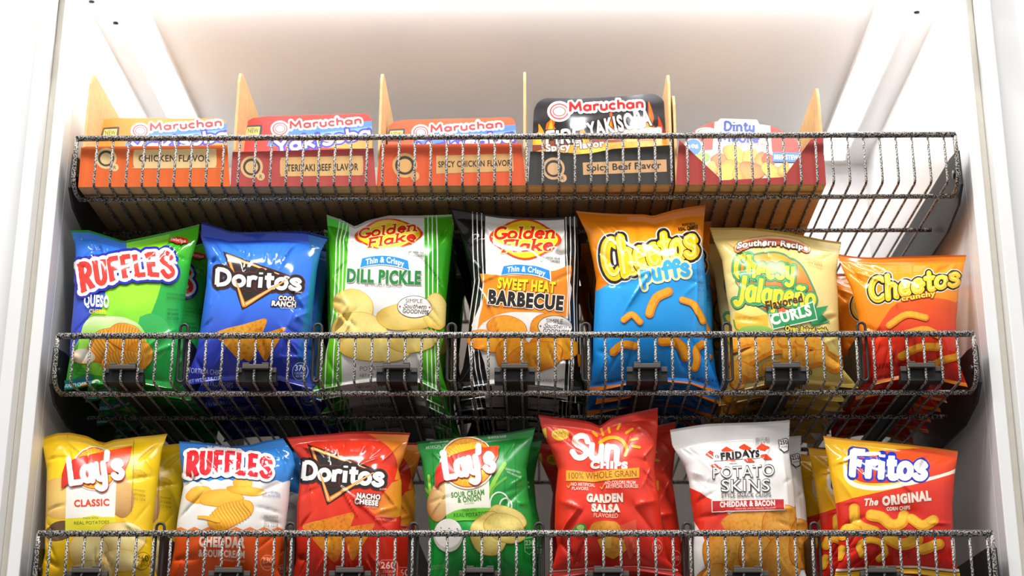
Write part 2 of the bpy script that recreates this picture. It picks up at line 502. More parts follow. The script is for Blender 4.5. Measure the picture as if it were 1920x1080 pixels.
class Print:
    """a pile of printed layers drawn in photo coordinates, later laid onto a surface"""
    def __init__(self):
        self.items = []          # (tris (n,3,2) in px, colour or function, speckle, foil)
        self.skew = None

    def tris(self, T, col, grain=0.0, foil=0.0, solid=False):
        if isinstance(col, str): col = srgb(col)
        self.items.append((np.asarray(T, float), col, grain, foil, solid)); return self

    def poly(self, pts, col, grain=0.0, foil=0.0):
        return self.tris(poly_tris(pts), col, grain, foil, True)

    def blob(self, pts, col, grain=0.0, foil=0.0):
        return self.poly(smooth_line(list(pts)+[pts[0]], 4)[:-1], col, grain, foil)

    def ell(self, cx, cy, rx, ry, col, rot=0, grain=0.0, n=36):
        T = disc_tris((0, 0), 1.0, n)
        return self.tris(rotate(T*np.array([rx, ry])+np.array([cx, cy]), cx, cy, rot), col, grain, 0, True)

    def line(self, pts, w, col, ends='round', foil=0.0):
        return self.tris(stroke_tris(pts, w, ends, 8), col, 0, foil)

    def rect(self, x0, y0, x1, y1, col, rot=0, foil=0.0):
        T = poly_tris([(x0, y0), (x1, y0), (x1, y1), (x0, y1)])
        return self.tris(rotate(T, (x0+x1)/2, (y0+y1)/2, rot), col, 0, foil)

    def _warp(self, T, cx, cy, w, h, rot, arc, taper, lift, flare=0.0):
        x = (T[..., 0]-0.5)*2; y = T[..., 1]-0.5
        sc = 1+taper*x+flare*x*x
        px = cx+x*w/2
        py = cy+y*h*sc+arc*x*x+lift*x
        return rotate(np.stack([px, py], -1), cx, cy, rot)

    def txt(self, s, cx, cy, w, h, col, rot=0, bold=0.0, shear=0.0, arc=0.0, taper=0.0, ol=None, spacing=1.0, sh=None):
        """a line of plain lettering fitted to a w x h box centred at cx, cy"""
        T = text_tris(s, bold*0.85, shear, spacing+bold*2.2)
        if arc or taper:
            T = split(T, lambda t: t[..., 0]*12)
        T = self._warp(T, cx, cy, w, h, rot, arc, taper, 0)
        if sh: self.tris(T+np.array(sh[:2]), sh[2])
        for (r, c) in (ol or []):
            a = np.arange(8)*2*np.pi/8
            self.tris(np.concatenate([T+np.array([math.cos(k)*r, math.sin(k)*r]) for k in a]), c)
        return self.tris(T, col)

    def logo(self, s, cx, cy, w, h, sw, col, rot=0, arc=0.0, taper=0.0, lift=0.0, shear=0.0, ol=None, track=0.0, serif=0.0,
             ends='butt', sh=None, hi=None, sep=None, flare=0.0):
        """heavy drawn lettering (pen strokes of width sw px) fitted to a box, h being the cap height"""
        lines, slabs, adv = glyph_lines(s, track)
        sets = []
        for l in lines:
            P = np.array(l, float)
            seg = [P[0]]
            for a, b in zip(P[:-1], P[1:]):
                n = max(1, int(np.hypot(*(b-a))/0.14))
                seg += [a+(b-a)*k/n for k in range(1, n+1)]
            sets.append((np.array(seg), 1.0))
        if serif:
            for (x, y) in slabs: sets.append((np.array([(x-serif, y), (x, y), (x+serif, y)]), 0.55))
        px = []
        for P, k in sets:
            Q = np.stack([(P[:, 0]+shear*(P[:, 1]-0.5))/adv, 1-P[:, 1]], -1)
            px.append((self._warp(Q, cx, cy, w, h, rot, arc, taper, lift, flare), k, np.abs(1+taper*(Q[:, 0]-.5)*2)))
        bt = ends == 'butt'
        for (r, c) in list(ol or []):
            self.tris(field_tris([(p, sw*k*t+2*r) for p, k, t in px]), c, solid=True)
        body = field_tris([(p, sw*k*t) for p, k, t in px], bt)
        if sh: self.tris(body+np.array(sh[:2]), sh[2], solid=True)
        if sep:          # letters overlap one another, each with its own thin edge
            nl = 0
            for ch in s:
                m = len(GL[ch][1]); own = px[nl:nl+m]; nl += m
                if not own: continue
                self.tris(field_tris([(p, sw*k*t+2*sep[0]) for p, k, t in own]), sep[1], solid=True)
                self.tris(field_tris([(p, sw*k*t) for p, k, t in own], bt), col, solid=True)
        else:
            self.tris(body, col, solid=True)
        if hi:
            self.tris(field_tris([(p, sw*k*t*hi[0]) for p, k, t in px])+np.array([hi[1], hi[2]]), hi[3], solid=True)
        return self

    def chip(self, cx, cy, rx, ry, rot, c0, c1, seed=0, grain=0.35, rim=None, n=30, wob=0.07, ridges=None):
        """a picture of one crisp: wobbly oval, paler middle, browner rim"""
        rnd = random.Random(seed)
        ph = [rnd.uniform(0, 6.3) for _ in range(4)]
        R = lambda a: 1+wob*(math.sin(2*a+ph[0])+.6*math.sin(3*a+ph[1])+.4*math.sin(5*a+ph[2]))
        pts = [(R(a)*math.cos(a), R(a)*math.sin(a)) for a in [2*math.pi*i/n for i in range(n)]]
        P = np.array(pts)
        A, B = srgb(c0), srgb(c1)
        ca, sa = math.cos(math.radians(rot)), math.sin(math.radians(rot))

        def colour(x, y):
            dx, dy = x-cx, y-cy
            u = (dx*ca+dy*sa)/rx; v = (-dx*sa+dy*ca)/ry
            k = np.clip((u-.25)**2*.5+(v+.2)**2*.6, 0, 1)+.13*np.sin(3.1*u+ph[3])*np.cos(2.3*v+ph[0])
            k = np.clip(k, 0, 1)[..., None]
            return A*(1-k)+B*k
        if rim:
            Q = P*1.035*np.array([rx, ry])
            self.tris(rotate(poly_tris(Q+np.array([cx, cy])), cx, cy, rot), rim, grain, 0, True)
        Q = P*np.array([rx, ry])
        self.tris(rotate(poly_tris(Q+np.array([cx, cy])), cx, cy, rot), colour, grain, 0, True)
        if ridges:
            k, c = ridges
            for i in range(k):
                u = -0.86+1.72*(i+.5)/k
                l = math.sqrt(max(0, 1-u*u))*.93
                cur = [(u*rx+0.07*rx*math.sin(v*2), v*l*ry) for v in np.linspace(-1, 1, 7)]
                self.tris(rotate(stroke_tris(np.array(cur)+np.array([cx, cy]), rx*0.55/k), cx, cy, rot), c, grain*.5)
        return self

    def tri_chip(self, pts, c0, c1, seed=0, grain=0.7):
        """a picture of one three-cornered tortilla crisp with rounded corners"""
        P = [np.array(p, float) for p in pts]; out = []
        for i in range(len(P)):
            a, b, c = P[i-1], P[i], P[(i+1) % len(P)]
            for t in np.linspace(0, 1, 5):
                p0 = b+(a-b)*.13; p2 = b+(c-b)*.13
                out.append(tuple(p0*(1-t)**2+2*b*t*(1-t)+p2*t*t))
        A, B = srgb(c0), srgb(c1)
        cx, cy = np.mean([p[0] for p in P]), np.mean([p[1] for p in P]); sz = max(np.hypot(p[0]-cx, p[1]-cy) for p in P)

        def colour(x, y):
            k = .5+.5*np.sin((x-cx)/sz*4+seed)*np.cos((y-cy)/sz*5+seed*2)
            k = np.clip(k*.6+.5*np.hypot(x-cx, y-cy)/sz, 0, 1)[..., None]
            return A*(1-k)+B*k
        return self.poly(out, colour, grain)

    def curl(self, pts, w, c0, c1, grain=0.3):
        """a picture of one puffed corn curl"""
        P = np.array(smooth_line(pts, 4))
        self.tris(field_tris([(P, w)]), c1, grain, 0, True)
        self.tris(field_tris([(P+np.array([-w*.06, -w*.1]), w*.72)]), c0, grain, 0, True)
        return self


def vgrad(stops):
    """colour as a function of photo height"""
    ys = np.array([s[0] for s in stops], float); cs = np.array([srgb(s[1]) for s in stops])
    return lambda x, y: np.stack([np.interp(y, ys, cs[:, i]) for i in range(3)], -1)


def hgrad(stops):
    f = vgrad(stops)
    return lambda x, y: f(y, x)


def colours(col, xy):
    if callable(col): return col(xy[:, 0], xy[:, 1])
    return np.broadcast_to(np.asarray(col, float), (len(xy), 3))


def soup_mesh(name, P, N, C, F, mats, base=None):
    """triangle list -> mesh with print colours and given vertex normals"""
    n = len(P)
    me = bpy.data.meshes.new(name)
    me.vertices.add(n); me.vertices.foreach_set('co', P.astype(np.float32).ravel())
    me.loops.add(n); me.loops.foreach_set('vertex_index', np.arange(n, dtype=np.int32))
    me.polygons.add(n//3)
    me.polygons.foreach_set('loop_start', np.arange(0, n, 3, dtype=np.int32))
    me.update(calc_edges=True)
    a = me.attributes.new('print', 'FLOAT_COLOR', 'POINT')
    a.data.foreach_set('color', np.concatenate([C, np.ones((n, 1))], 1).astype(np.float32).ravel())
    b = me.attributes.new('finish', 'FLOAT_COLOR', 'POINT')
    b.data.foreach_set('color', np.concatenate([F, np.zeros((n, 1)), np.ones((n, 1))], 1).astype(np.float32).ravel())
    me.polygons.foreach_set('use_smooth', np.ones(n//3, bool))
    me.normals_split_custom_set_from_vertices(N.astype(np.float32).tolist())
    me.materials.append(mats)
    return me


def build_mesh(name, key, P, N, C, F, mat):
    """merge equal corners (same key) and write the mesh"""
    _, first, inv = np.unique(key, return_index=True, return_inverse=True)
    tri = inv.reshape(-1, 3)
    tri = tri[(tri[:, 0] != tri[:, 1]) & (tri[:, 1] != tri[:, 2]) & (tri[:, 0] != tri[:, 2])]
    P, N, C, F = P[first], N[first], C[first], F[first]
    gn = np.cross(P[tri[:, 1]]-P[tri[:, 0]], P[tri[:, 2]]-P[tri[:, 0]])
    flip = (gn*(N[tri].sum(1))).sum(1) < 0
    tri = np.where(flip[:, None], tri[:, ::-1], tri)
    me = bpy.data.meshes.new(name)
    n, m = len(P), len(tri)
    me.vertices.add(n); me.vertices.foreach_set('co', P.astype(np.float32).ravel())
    me.loops.add(3*m); me.loops.foreach_set('vertex_index', tri.astype(np.int32).ravel())
    me.polygons.add(m); me.polygons.foreach_set('loop_start', np.arange(0, 3*m, 3, dtype=np.int32))
    me.update(calc_edges=True)
    a = me.attributes.new('print', 'FLOAT_COLOR', 'POINT')
    a.data.foreach_set('color', np.concatenate([C, np.ones((n, 1))], 1).astype(np.float32).ravel())
    b = me.attributes.new('finish', 'FLOAT_COLOR', 'POINT')
    b.data.foreach_set('color', np.concatenate([F, np.zeros((n, 1)), np.ones((n, 1))], 1).astype(np.float32).ravel())
    me.polygons.foreach_set('use_smooth', np.ones(m, bool))
    me.normals_split_custom_set_from_vertices(N.astype(np.float32).tolist())
    me.materials.append(mat)
    return me


NA, NT = 76, 96            # grid of a bag's front


def resample(pts, t):
    p = np.array(pts, float)
    d = np.concatenate([[0], np.cumsum(np.hypot(*np.diff(p, axis=0).T))])
    d /= d[-1]
    # soft corners
    return np.stack([np.interp(t, d, p[:, 0]), np.interp(t, d, p[:, 1])], -1)


class Bag(Print):
    """a filled pillow bag: outline given in the photo, real plane, depth and creases"""
    def __init__(self, name, top, left, right, bottom, shelf, depth=0.030, lean=4.0, setback=0.0, base='#ffffff', back='#888888',
                 film='film', seal=(4, 3), seed=1, creases=14, crease_amp=1.0, dents=(), twist=0.0, foil=0.0):
        super().__init__()
        seal = (round(seal[0]*NT/70), round(seal[1]*NT/70))
        self.name, self.film, self.seal, self.seed = name, film, seal, seed
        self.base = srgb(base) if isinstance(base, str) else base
        self.back = srgb(back); self.foil = foil
        self.z0 = FLOOR[shelf]+0.003
        y0 = YF+0.006+depth+setback
        le = math.radians(lean)
        self.p0 = np.array([0, y0, self.z0]); self.n = np.array([0, -math.cos(le), math.sin(le)])
        self.twist = twist
        a = np.linspace(0, 1, NA+1); t = np.linspace(0, 1, NT+1)
        phi = (a-.5)*math.pi*0.96
        s = .35*a+.65*(.5+.5*np.sin(phi)/math.sin(.48*math.pi))
        L, R = resample(left, t), resample(right, t)
        T, B = resample(top, s), resample(bottom, s)
        S, Tt = s[:, None, None], t[None, :, None]
        Q = (1-S)*L[None]+S*R[None]+(1-Tt)*T[:, None]+Tt*B[:, None] \
            - ((1-S)*(1-Tt)*T[0]+S*(1-Tt)*T[-1]+(1-S)*Tt*B[0]+S*Tt*B[-1])
        plane = at(Q[..., 0], Q[..., 1], self.p0, self.n)
        ts, bs = seal[0]/NT, seal[1]/NT
        tau = np.clip((t-ts)/(1-ts-bs), 0, 1)
        g = np.maximum(0, 1-np.abs(2*tau-1)**2.5)**0.85
        h = np.maximum(0, 1-np.abs(2*s-1)**2.5)**0.62
        D = depth*h[:, None]*g[None]
        smooth = plane+self.n*D[..., None]
        # creases: sharp folds near the seals and the sides, plus gentle dents
        rnd = random.Random(seed*7+3)
        W = np.zeros_like(D)
        sg, tg = np.meshgrid(s, t, indexing='ij')

        def crease(s0, t0, s1, t1, amp, w, sharp=True):
            dx, dy = s1-s0, t1-t0; l2 = dx*dx+dy*dy+1e-9
            k = np.clip(((sg-s0)*dx+(tg-t0)*dy)/l2, 0, 1)
            d = np.hypot(sg-(s0+k*dx), (tg-(t0+k*dy))*1.35)
            prof = np.exp(-d/w) if sharp else np.exp(-(d/w)**2)
            return amp*prof*(np.sin(np.pi*np.clip(.12+k*.86, 0, 1))**.7)
        for i in range(creases+8):
            m = rnd.random()
            if m < .38:      # fanning down from the top seal
                s0 = rnd.choice([rnd.uniform(.04, .25), rnd.uniform(.75, .96), rnd.uniform(.2, .8)]); t0 = ts+.015
                s1 = s0+(.5-s0)*rnd.uniform(.1, .5); t1 = t0+rnd.uniform(.08, .24)
            elif m < .58:    # up from the bottom seal
                s0 = rnd.uniform(.06, .94); t0 = 1-bs-.015
                s1 = s0+(.5-s0)*rnd.uniform(.1, .5); t1 = t0-rnd.uniform(.08, .22)
            else:            # in from a side
                sd = rnd.choice([0, 1]); s0 = sd+(.03 if sd == 0 else -.03); t0 = rnd.uniform(.15, .85)
                s1 = s0+(1 if sd == 0 else -1)*rnd.uniform(.08, .26); t1 = t0+rnd.uniform(-.16, .16)
            W += crease(s0, t0, s1, t1, crease_amp*rnd.choice([-1, -1, 1])*rnd.uniform(.0016, .0042), rnd.uniform(.008, .020))
        for i in range(7):
            W += crease(rnd.uniform(.1, .9), rnd.uniform(.15, .85), rnd.uniform(.1, .9), rnd.uniform(.15, .85),
                        crease_amp*rnd.uniform(-.0022, .0018), rnd.uniform(.05, .10), False)
        for (s0, t0, s1, t1, amp, w) in dents: W += crease(s0, t0, s1, t1, amp, w)
        fade = (np.minimum(1, h*2.2)[:, None]*np.minimum(1, g*2.5+.08)[None])
        W = W*fade
        # crimped seal ribs and a slow wave of the free edges
        wave = .0045*np.sin(s*math.pi*2*rnd.uniform(.7, 1.2)+rnd.uniform(0, 6))
        e = np.clip(1-t/(ts+.10), 0, 1)**1.5
        W += wave[:, None]*e[None]
        e2 = np.clip(1-(1-t)/(bs+.10), 0, 1)**1.5
        W += (.004*np.sin(s*math.pi*2*rnd.uniform(.7, 1.2)+rnd.uniform(0, 6)))[:, None]*e2[None]
        rib = np.where((t < ts) | (t > 1-bs), np.where(np.arange(NT+1) % 2 == 0, .0005, -.0005), 0)
        W += rib[None]
        self.G = smooth+self.n*W[..., None]
        mk = np.clip(1-g*4, .3, 1)[None]
        self.back_G = plane+self.n*(W*mk-0.0012)[..., None]-self.n*(D*0.75)[..., None]
        self.pix = proj(smooth)
        # base point on the shelf floor
        c = plane[NA//2, -1]
        self.origin = np.array([c[0], y0, self.z0-0.003])
        A = np.concatenate([self.pix.reshape(-1, 2), np.ones(((NA+1)*(NT+1), 1))], 1)
        ij = np.stack(np.meshgrid(np.arange(NA+1), np.arange(NT+1), indexing='ij'), -1).reshape(-1, 2)
        self.aff = np.linalg.lstsq(A, ij.astype(float), rcond=None)[0]
        self.N = self._normals(self.G)

    @staticmethod
    def _normals(G):
        da = np.gradient(G, axis=0); dt = np.gradient(G, axis=1)
        n = np.cross(dt, da); n /= np.linalg.norm(n, axis=-1, keepdims=True)+1e-12
        if n[NA//2, NT//2, 1] > 0: n = -n
        return n

    def invert(self, xy):
        """photo point -> grid coordinates on the bag's skin"""
        q = np.concatenate([xy, np.ones((len(xy), 1))], 1)@self.aff
        ci = np.arange(0, NA+1, 4); cj = np.arange(0, NT+1, 6)
        cp = self.pix[np.ix_(ci, cj)].reshape(-1, 2)
        idx = np.stack(np.meshgrid(ci, cj, indexing='ij'), -1).reshape(-1, 2)
        out = np.empty_like(q)
        for k in range(0, len(xy), 20000):
            x = xy[k:k+20000]
            d = ((x[:, None]-cp[None])**2).sum(-1)
            g = idx[d.argmin(1)].astype(float)
            for _ in range(14):
                i = np.clip(np.floor(g[:, 0]).astype(int), 0, NA-1); j = np.clip(np.floor(g[:, 1]).astype(int), 0, NT-1)
                fa, ft = (g[:, 0]-i)[:, None], (g[:, 1]-j)[:, None]
                p00, p10, p01, p11 = self.pix[i, j], self.pix[i+1, j], self.pix[i, j+1], self.pix[i+1, j+1]
                f = (1-fa)*(1-ft)*p00+fa*(1-ft)*p10+(1-fa)*ft*p01+fa*ft*p11-x
                ja = (1-ft)*(p10-p00)+ft*(p11-p01); jt = (1-fa)*(p01-p00)+fa*(p11-p10)
                det = ja[:, 0]*jt[:, 1]-ja[:, 1]*jt[:, 0]
                det = np.where(np.abs(det) < 1e-3, 1e-3, det)
                g = g-np.clip(np.stack([(f[:, 0]*jt[:, 1]-f[:, 1]*jt[:, 0])/det, (ja[:, 0]*f[:, 1]-ja[:, 1]*f[:, 0])/det], -1), -8, 8)
                g = np.stack([np.clip(g[:, 0], -4.9, NA+4.9), np.clip(g[:, 1], -4.9, NT+4.9)], -1)
            out[k:k+20000] = g
        return out

    def whole(self, T):
        """where the pieces fill a facet of the skin, keep the facet itself"""
        c = T[..., :2].mean(1)
        T = T[(c[:, 0] > 0) & (c[:, 0] < NA) & (c[:, 1] > 0) & (c[:, 1] < NT)]
        if not len(T): return T
        c = T[..., :2].mean(1)
        i = np.clip(np.floor(c[:, 0]).astype(int), 0, NA-1); j = np.clip(np.floor(c[:, 1]).astype(int), 0, NT-1)
        low = (c[:, 0]-i)+(c[:, 1]-j) < 1
        k = (i*NT+j)*2+low
        e1, e2 = T[:, 1, :2]-T[:, 0, :2], T[:, 2, :2]-T[:, 0, :2]
        ar = np.abs(e1[:, 0]*e2[:, 1]-e1[:, 1]*e2[:, 0])/2
        full = np.bincount(k, ar, NA*NT*2) > 0.4985
        f = np.nonzero(full)[0]
        fi, fj, fl = f//2//NT, (f//2) % NT, f % 2
        a = np.stack([fi, fj], -1)
        F = np.where(fl[:, None, None] == 1, np.stack([a, a+[0, 1], a+[1, 0]], 1), np.stack([a+[1, 1], a+[1, 0], a+[0, 1]], 1))
        F = np.concatenate([F.astype(float), self.pix[F[..., 0], F[..., 1]]], -1)
        return np.concatenate([F, T[~full[k]]])

    def lay(self, T):
        """cut and place grid triangles (n,3,>=2) exactly on the faceted skin"""
        c = T[..., :2].mean(1)
        T = T[(c[:, 0] > 0) & (c[:, 0] < NA) & (c[:, 1] > 0) & (c[:, 1] < NT)]
        c = T[..., :2].mean(1)
        i = np.clip(np.floor(c[:, 0]).astype(int), 0, NA-1); j = np.clip(np.floor(c[:, 1]).astype(int), 0, NT-1)
        fa = T[..., 0]-i[:, None]; ft = T[..., 1]-j[:, None]
        low = ((c[:, 0]-i)+(c[:, 1]-j) < 1)[:, None, None]
        fa, ft = fa[..., None], ft[..., None]

        def ip(G):
            a, b, d, e = G[i, j][:, None], G[i+1, j][:, None], G[i, j+1][:, None], G[i+1, j+1][:, None]
            return np.where(low, a+fa*(b-a)+ft*(d-a), e+(1-fa)*(d-e)+(1-ft)*(b-e))
        return T, ip(self.G), ip(self.N), j

    def build(self, label, group=None, cat='chip bag'):
        root = empty(self.name, self.origin, label, cat, group)
        rows = {'pouch': [], 'top_seal': [], 'bottom_seal': []}
        q0 = lambda t: t[..., 0]
        q1 = lambda t: t[..., 1]
        q2 = lambda t: t[..., 0]+t[..., 1]

        def add(T, lay, col, grain, foil, solid=True):
            T, P, N, j = self.lay(T)
            if lay:
                P = P+N*(lay*0.00004+0.00003+(0 if solid else 0.000032*((np.arange(len(T))*0.6180339887) % 1.0)[:, None, None]))
            n = len(T)
            key = ((np.int64(lay) << 44)+(np.round(T[..., 0]*1500).astype(np.int64)+16000 << 22)+np.round(T[..., 1]*1500).astype(np.int64)+16000)
            C = colours(col, T[..., 2:4].reshape(-1, 2)).reshape(n, 3, 3)
            F = np.broadcast_to(np.array([grain, foil]), (n, 3, 2))
            part = np.where(j < self.seal[0], 0, np.where(j >= NT-self.seal[1], 1, 2))
            for k, nm in ((0, 'top_seal'), (1, 'bottom_seal'), (2, 'pouch')):
                w = part == k
                if w.any(): rows[nm].append((key[w].ravel(), P[w].reshape(-1, 3), N[w].reshape(-1, 3), C[w].reshape(-1, 3), F[w].reshape(-1, 2)))
        # skin
        ii, jj = np.meshgrid(np.arange(NA), np.arange(NT), indexing='ij')
        a = np.stack([ii, jj], -1).reshape(-1, 2).astype(float)
        T = np.concatenate([np.stack([a, a+[0, 1], a+[1, 0]], 1), np.stack([a+[1, 1], a+[1, 0], a+[0, 1]], 1)])
        pix = self.pix[T[..., 0].astype(int), T[..., 1].astype(int)]
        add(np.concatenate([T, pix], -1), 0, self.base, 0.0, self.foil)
        # printed layers
        lay = 0
        for (T, col, grain, foil, solid) in self.items:
            lay += 1
            T = split(T, lambda t: t[..., 0]/8); T = split(T, lambda t: t[..., 1]/8)
            if not len(T): continue
            g = self.invert(T.reshape(-1, 2)).reshape(-1, 3, 2)
            T = np.concatenate([g, T], -1)
            for q in (q0, q1, q2): T = split(T, q)
            if solid and len(T): T = self.whole(T)
            if len(T): add(T, lay, col, grain, foil, solid)
        # back of the bag
        G = self.back_G; Nn = -self._normals(G)
        ii, jj = np.meshgrid(np.arange(0, NA, 2), np.arange(0, NT, 2), indexing='ij')
        a = np.stack([ii, jj], -1).reshape(-1, 2)
        T = np.concatenate([np.stack([a, a+[2, 0], a+[0, 2]], 1), np.stack([a+[2, 2], a+[0, 2], a+[2, 0]], 1)])
        P = G[T[..., 0], T[..., 1]]; N = Nn[T[..., 0], T[..., 1]]
        edge = (T[..., 0] == 0) | (T[..., 0] == NA) | (T[..., 1] == 0) | (T[..., 1] == NT)
        P = np.where(edge[..., None], self.G[T[..., 0], T[..., 1]], P)
        n = len(T)
        key = (np.int64(900) << 44)+(T[..., 0].astype(np.int64) << 22)+T[..., 1]
        rows['pouch'].append((key.ravel(), P.reshape(-1, 3), N.reshape(-1, 3), np.broadcast_to(self.back, (n*3, 3)), np.broadcast_to([0., self.foil], (n*3, 2))))
        for nm, r in rows.items():
            cat_ = [np.concatenate([x[k] for x in r]) for k in range(5)]
            me = build_mesh(nm, cat_[0], cat_[1]-self.origin, cat_[2], cat_[3], cat_[4], M[self.film])
            link_mesh(nm, me, root)
        self.root = root
        return root

    def again(self, dx, dy, dz=0.0, rz=0.0, label=None, group=None, ry=0.0, sc=1.0):
        """another bag of the same kind, standing elsewhere"""
        c = copy_tree(self.root)
        c.location = self.root.location+Vector((dx, dy, dz))
        c.rotation_euler = (0, math.radians(ry), math.radians(rz))
        if label: c['label'] = label
        if group: c['group'] = group
        return c


class Flat(Print):
    """printed layers on a flat face given by a point and a normal facing the viewer"""
    def __init__(self, p0, n):
        super().__init__()
        self.p0 = np.array(p0, float); self.n = np.array(n, float)/np.linalg.norm(n)

    def pt(self, x, y): return at(np.array(x, float), np.array(y, float), self.p0, self.n)

    def mesh(self, name, mat, origin, outline=None, thick=0.0, base=(1, 1, 1), side=None, taper=0.0, clip=True):
        rows = []

        def add(T, lay, col, grain, foil, solid=True):
            P = self.pt(T[..., 0], T[..., 1])+self.n*(lay*0.00004)
            if lay and not solid: P = P+self.n*(0.000032*((np.arange(len(T))*0.6180339887) % 1.0)[:, None, None])
            n = len(T)
            key = (np.int64(lay) << 50)+(np.round((T[..., 0]+500)*100).astype(np.int64) << 24)+np.round((T[..., 1]+500)*100).astype(np.int64)
            rows.append((key.ravel(), P.reshape(-1, 3), np.broadcast_to(self.n, (n*3, 3)), colours(col, T.reshape(-1, 2)),
                         np.broadcast_to(np.array([grain, foil], float), (n*3, 2))))
        if outline is not None:
            b = srgb(base) if isinstance(base, str) else base
            add(poly_tris(outline), 0, b, 0, 0)
            if thick:
                o = np.array(outline, float); c = o.mean(0)
                A = self.pt(o[:, 0], o[:, 1]); q = c+(o-c)*(1-taper)
                Bk = self.pt(q[:, 0], q[:, 1])-self.n*thick
                sd = srgb(side) if side else b
                n = len(o); k = 0; e = []
                for i in range(n):
                    m = (i+1) % n
                    e += [A[i], A[m], Bk[m], A[i], Bk[m], Bk[i]]
                e = np.array(e)
                nn = np.cross(e[1::3]-e[0::3], e[2::3]-e[0::3]); nn /= np.linalg.norm(nn, axis=1, keepdims=True)+1e-12
                ctr = (A.mean(0)+Bk.mean(0))/2
                s = np.sign(((e[0::3]-ctr)*nn).sum(1)); s[s == 0] = 1
                nn = np.repeat(nn*s[:, None], 3, 0)
                rows.append(((np.int64(600) << 50)+np.arange(len(e)), e, nn, np.broadcast_to(sd, (len(e), 3)), np.zeros((len(e), 2))))
                bt = poly_tris(outline)
                bt = c+(bt-c)*(1-taper)
                P = self.pt(bt[..., 0], bt[..., 1])-self.n*thick; nb = len(bt)*3
                rows.append(((np.int64(700) << 50)+np.arange(nb), P.reshape(-1, 3), np.broadcast_to(-self.n, (nb, 3)), np.broadcast_to(sd, (nb, 3)), np.zeros((nb, 2))))
        lay = 1
        for (T, col, grain, foil, solid) in self.items:
            T = split(T, lambda t: t[..., 0]/20) if callable(col) else T
            T = split(T, lambda t: t[..., 1]/20) if callable(col) else T
            if clip and outline is not None: T = self._clip(T, outline)
            if len(T): add(T, lay, col, grain, foil, solid)
            lay += 1
        r = [np.concatenate([np.asarray(x[k], float) if k else x[k] for x in rows]) for k in range(5)]
        return build_mesh(name, r[0], r[1]-np.asarray(origin), r[2], r[3], r[4], mat)

    @staticmethod
    def _clip(T, outline):
        """cut away what hangs over a convex outline"""
        o = np.array(outline, float); c = o.mean(0)
        for i in range(len(o)):
            a, b = o[i], o[(i+1) % len(o)]
            d = b-a; n = np.array([-d[1], d[0]]); l = np.hypot(*n)
            if l < 1e-6: continue
            n /= l
            if np.dot(c-a, n) < 0: n = -n
            f = lambda t: np.clip(((t[..., :2]-a)@n)/4000.0, -.9, .9)
            T = split(T, f)
            if not len(T): break
            T = T[((T.mean(1)-a)@n) > 0]
        return T


# ------------------------------------------------------------------ the cabinet
def slab(name, lo, hi, mat, bevel=0.0, kind='structure', parent=None):
    bm = bmesh.new(); box(bm, lo, hi, bevel)
    o = from_bm(name, bm, mat, parent)
    if kind: o['kind'] = kind
    return o


YW = 2.045                      # front edge of the cabinet's inner side walls
slab('wall_left', (WL-0.045, YW, 0), (WL, YB+0.04, ZC+0.04), M['white'])
slab('wall_right', (WR, YW, 0), (WR+0.045, YB+0.04, ZC+0.04), M['white'])
slab('wall_back', (WL, YB, 0), (WR, YB+0.04, ZC+0.04), M['white'])
ceil = slab('ceiling', (WL, 1.93, ZC), (WR, YB, ZC+0.04), M['ceil'])
slab('floor', (-2.6, -2.5, -0.05), (2.6, YB+0.04, 0.0), M['groundgrey'])
slab('trim_20', (WL, 2.02, 0.98), (WR, YB, 1.00), M['plate'])        # unseen black deck under the lowest shelf, added to block light from below
# door jambs: bright lip, gasket, outer post
n = 1
for side, xw in ((-1, WL), (1, WR)):
    for (a, b, y0, y1, mt) in ((0.0, 0.016, 2.012, YW, 'white'), (0.016, 0.028, 2.024, YW, 'gasket'),
                               (0.028, 0.046, 2.000, YW, 'white'), (0.046, 0.42, 2.02, YW+.03, 'white')):
        x = sorted((xw+side*a, xw+side*b))
        slab('trim_%d' % n, (x[0], y0, 0), (x[1], y1, ZC+0.5), M[mt], 0.0015 if b < .1 else 0.004); n += 1
slab('trim_%d' % n, (WL-0.02, 1.95, ZC+0.04), (WR+0.02, YW, ZC+0.2), M['white'])

# screws in the ceiling edge
for (x, y) in ((217, 43), (172, 3), (1719, 23), (1609, 233)):
    p = at(np.array(x, float), np.array(y, float), (0, 0, ZC), (0, 0, 1.0))
    bm = bmesh.new()
    bmesh.ops.create_uvsphere(bm, u_segments=16, v_segments=8, radius=0.0042)
    for v in bm.verts: v.co.z *= 0.45
    box(bm, (-0.0034, -0.0005, -0.0021), (0.0034, 0.0005, -0.0014))
    from_bm('screw', bm, M['screw'], ceil, True, (p[0], p[1], ZC))

# LED battens along both ceiling edges
for (xc, lab) in ((-0.585, 'white LED batten along the left edge of the glossy cabinet ceiling'),
                  (0.508, 'white LED batten along the right edge of the glossy cabinet ceiling')):
    r = empty('led_batten', (xc, 2.30, ZC), lab, 'light fitting', 'ceiling LED battens')
    bm = bmesh.new(); box(bm, (-0.026, -0.34, -0.006), (0.026, 0.30, -0.0002), 0.001)
    from_bm('housing', bm, M['white'], r)
    bm = bmesh.new(); box(bm, (-0.0175, -0.335, -0.0105), (0.0175, 0.295, -0.006), 0.002)
    from_bm('diffuser', bm, M['led'], r)
    for s in (-1, 1):
        bm = bmesh.new(); y = 0.296 if s > 0 else -0.336
        box(bm, (-0.021, y-0.004, -0.019), (0.021, y+0.004, -0.004), 0.001); from_bm('end_cap', bm, M['white_plastic'], r)
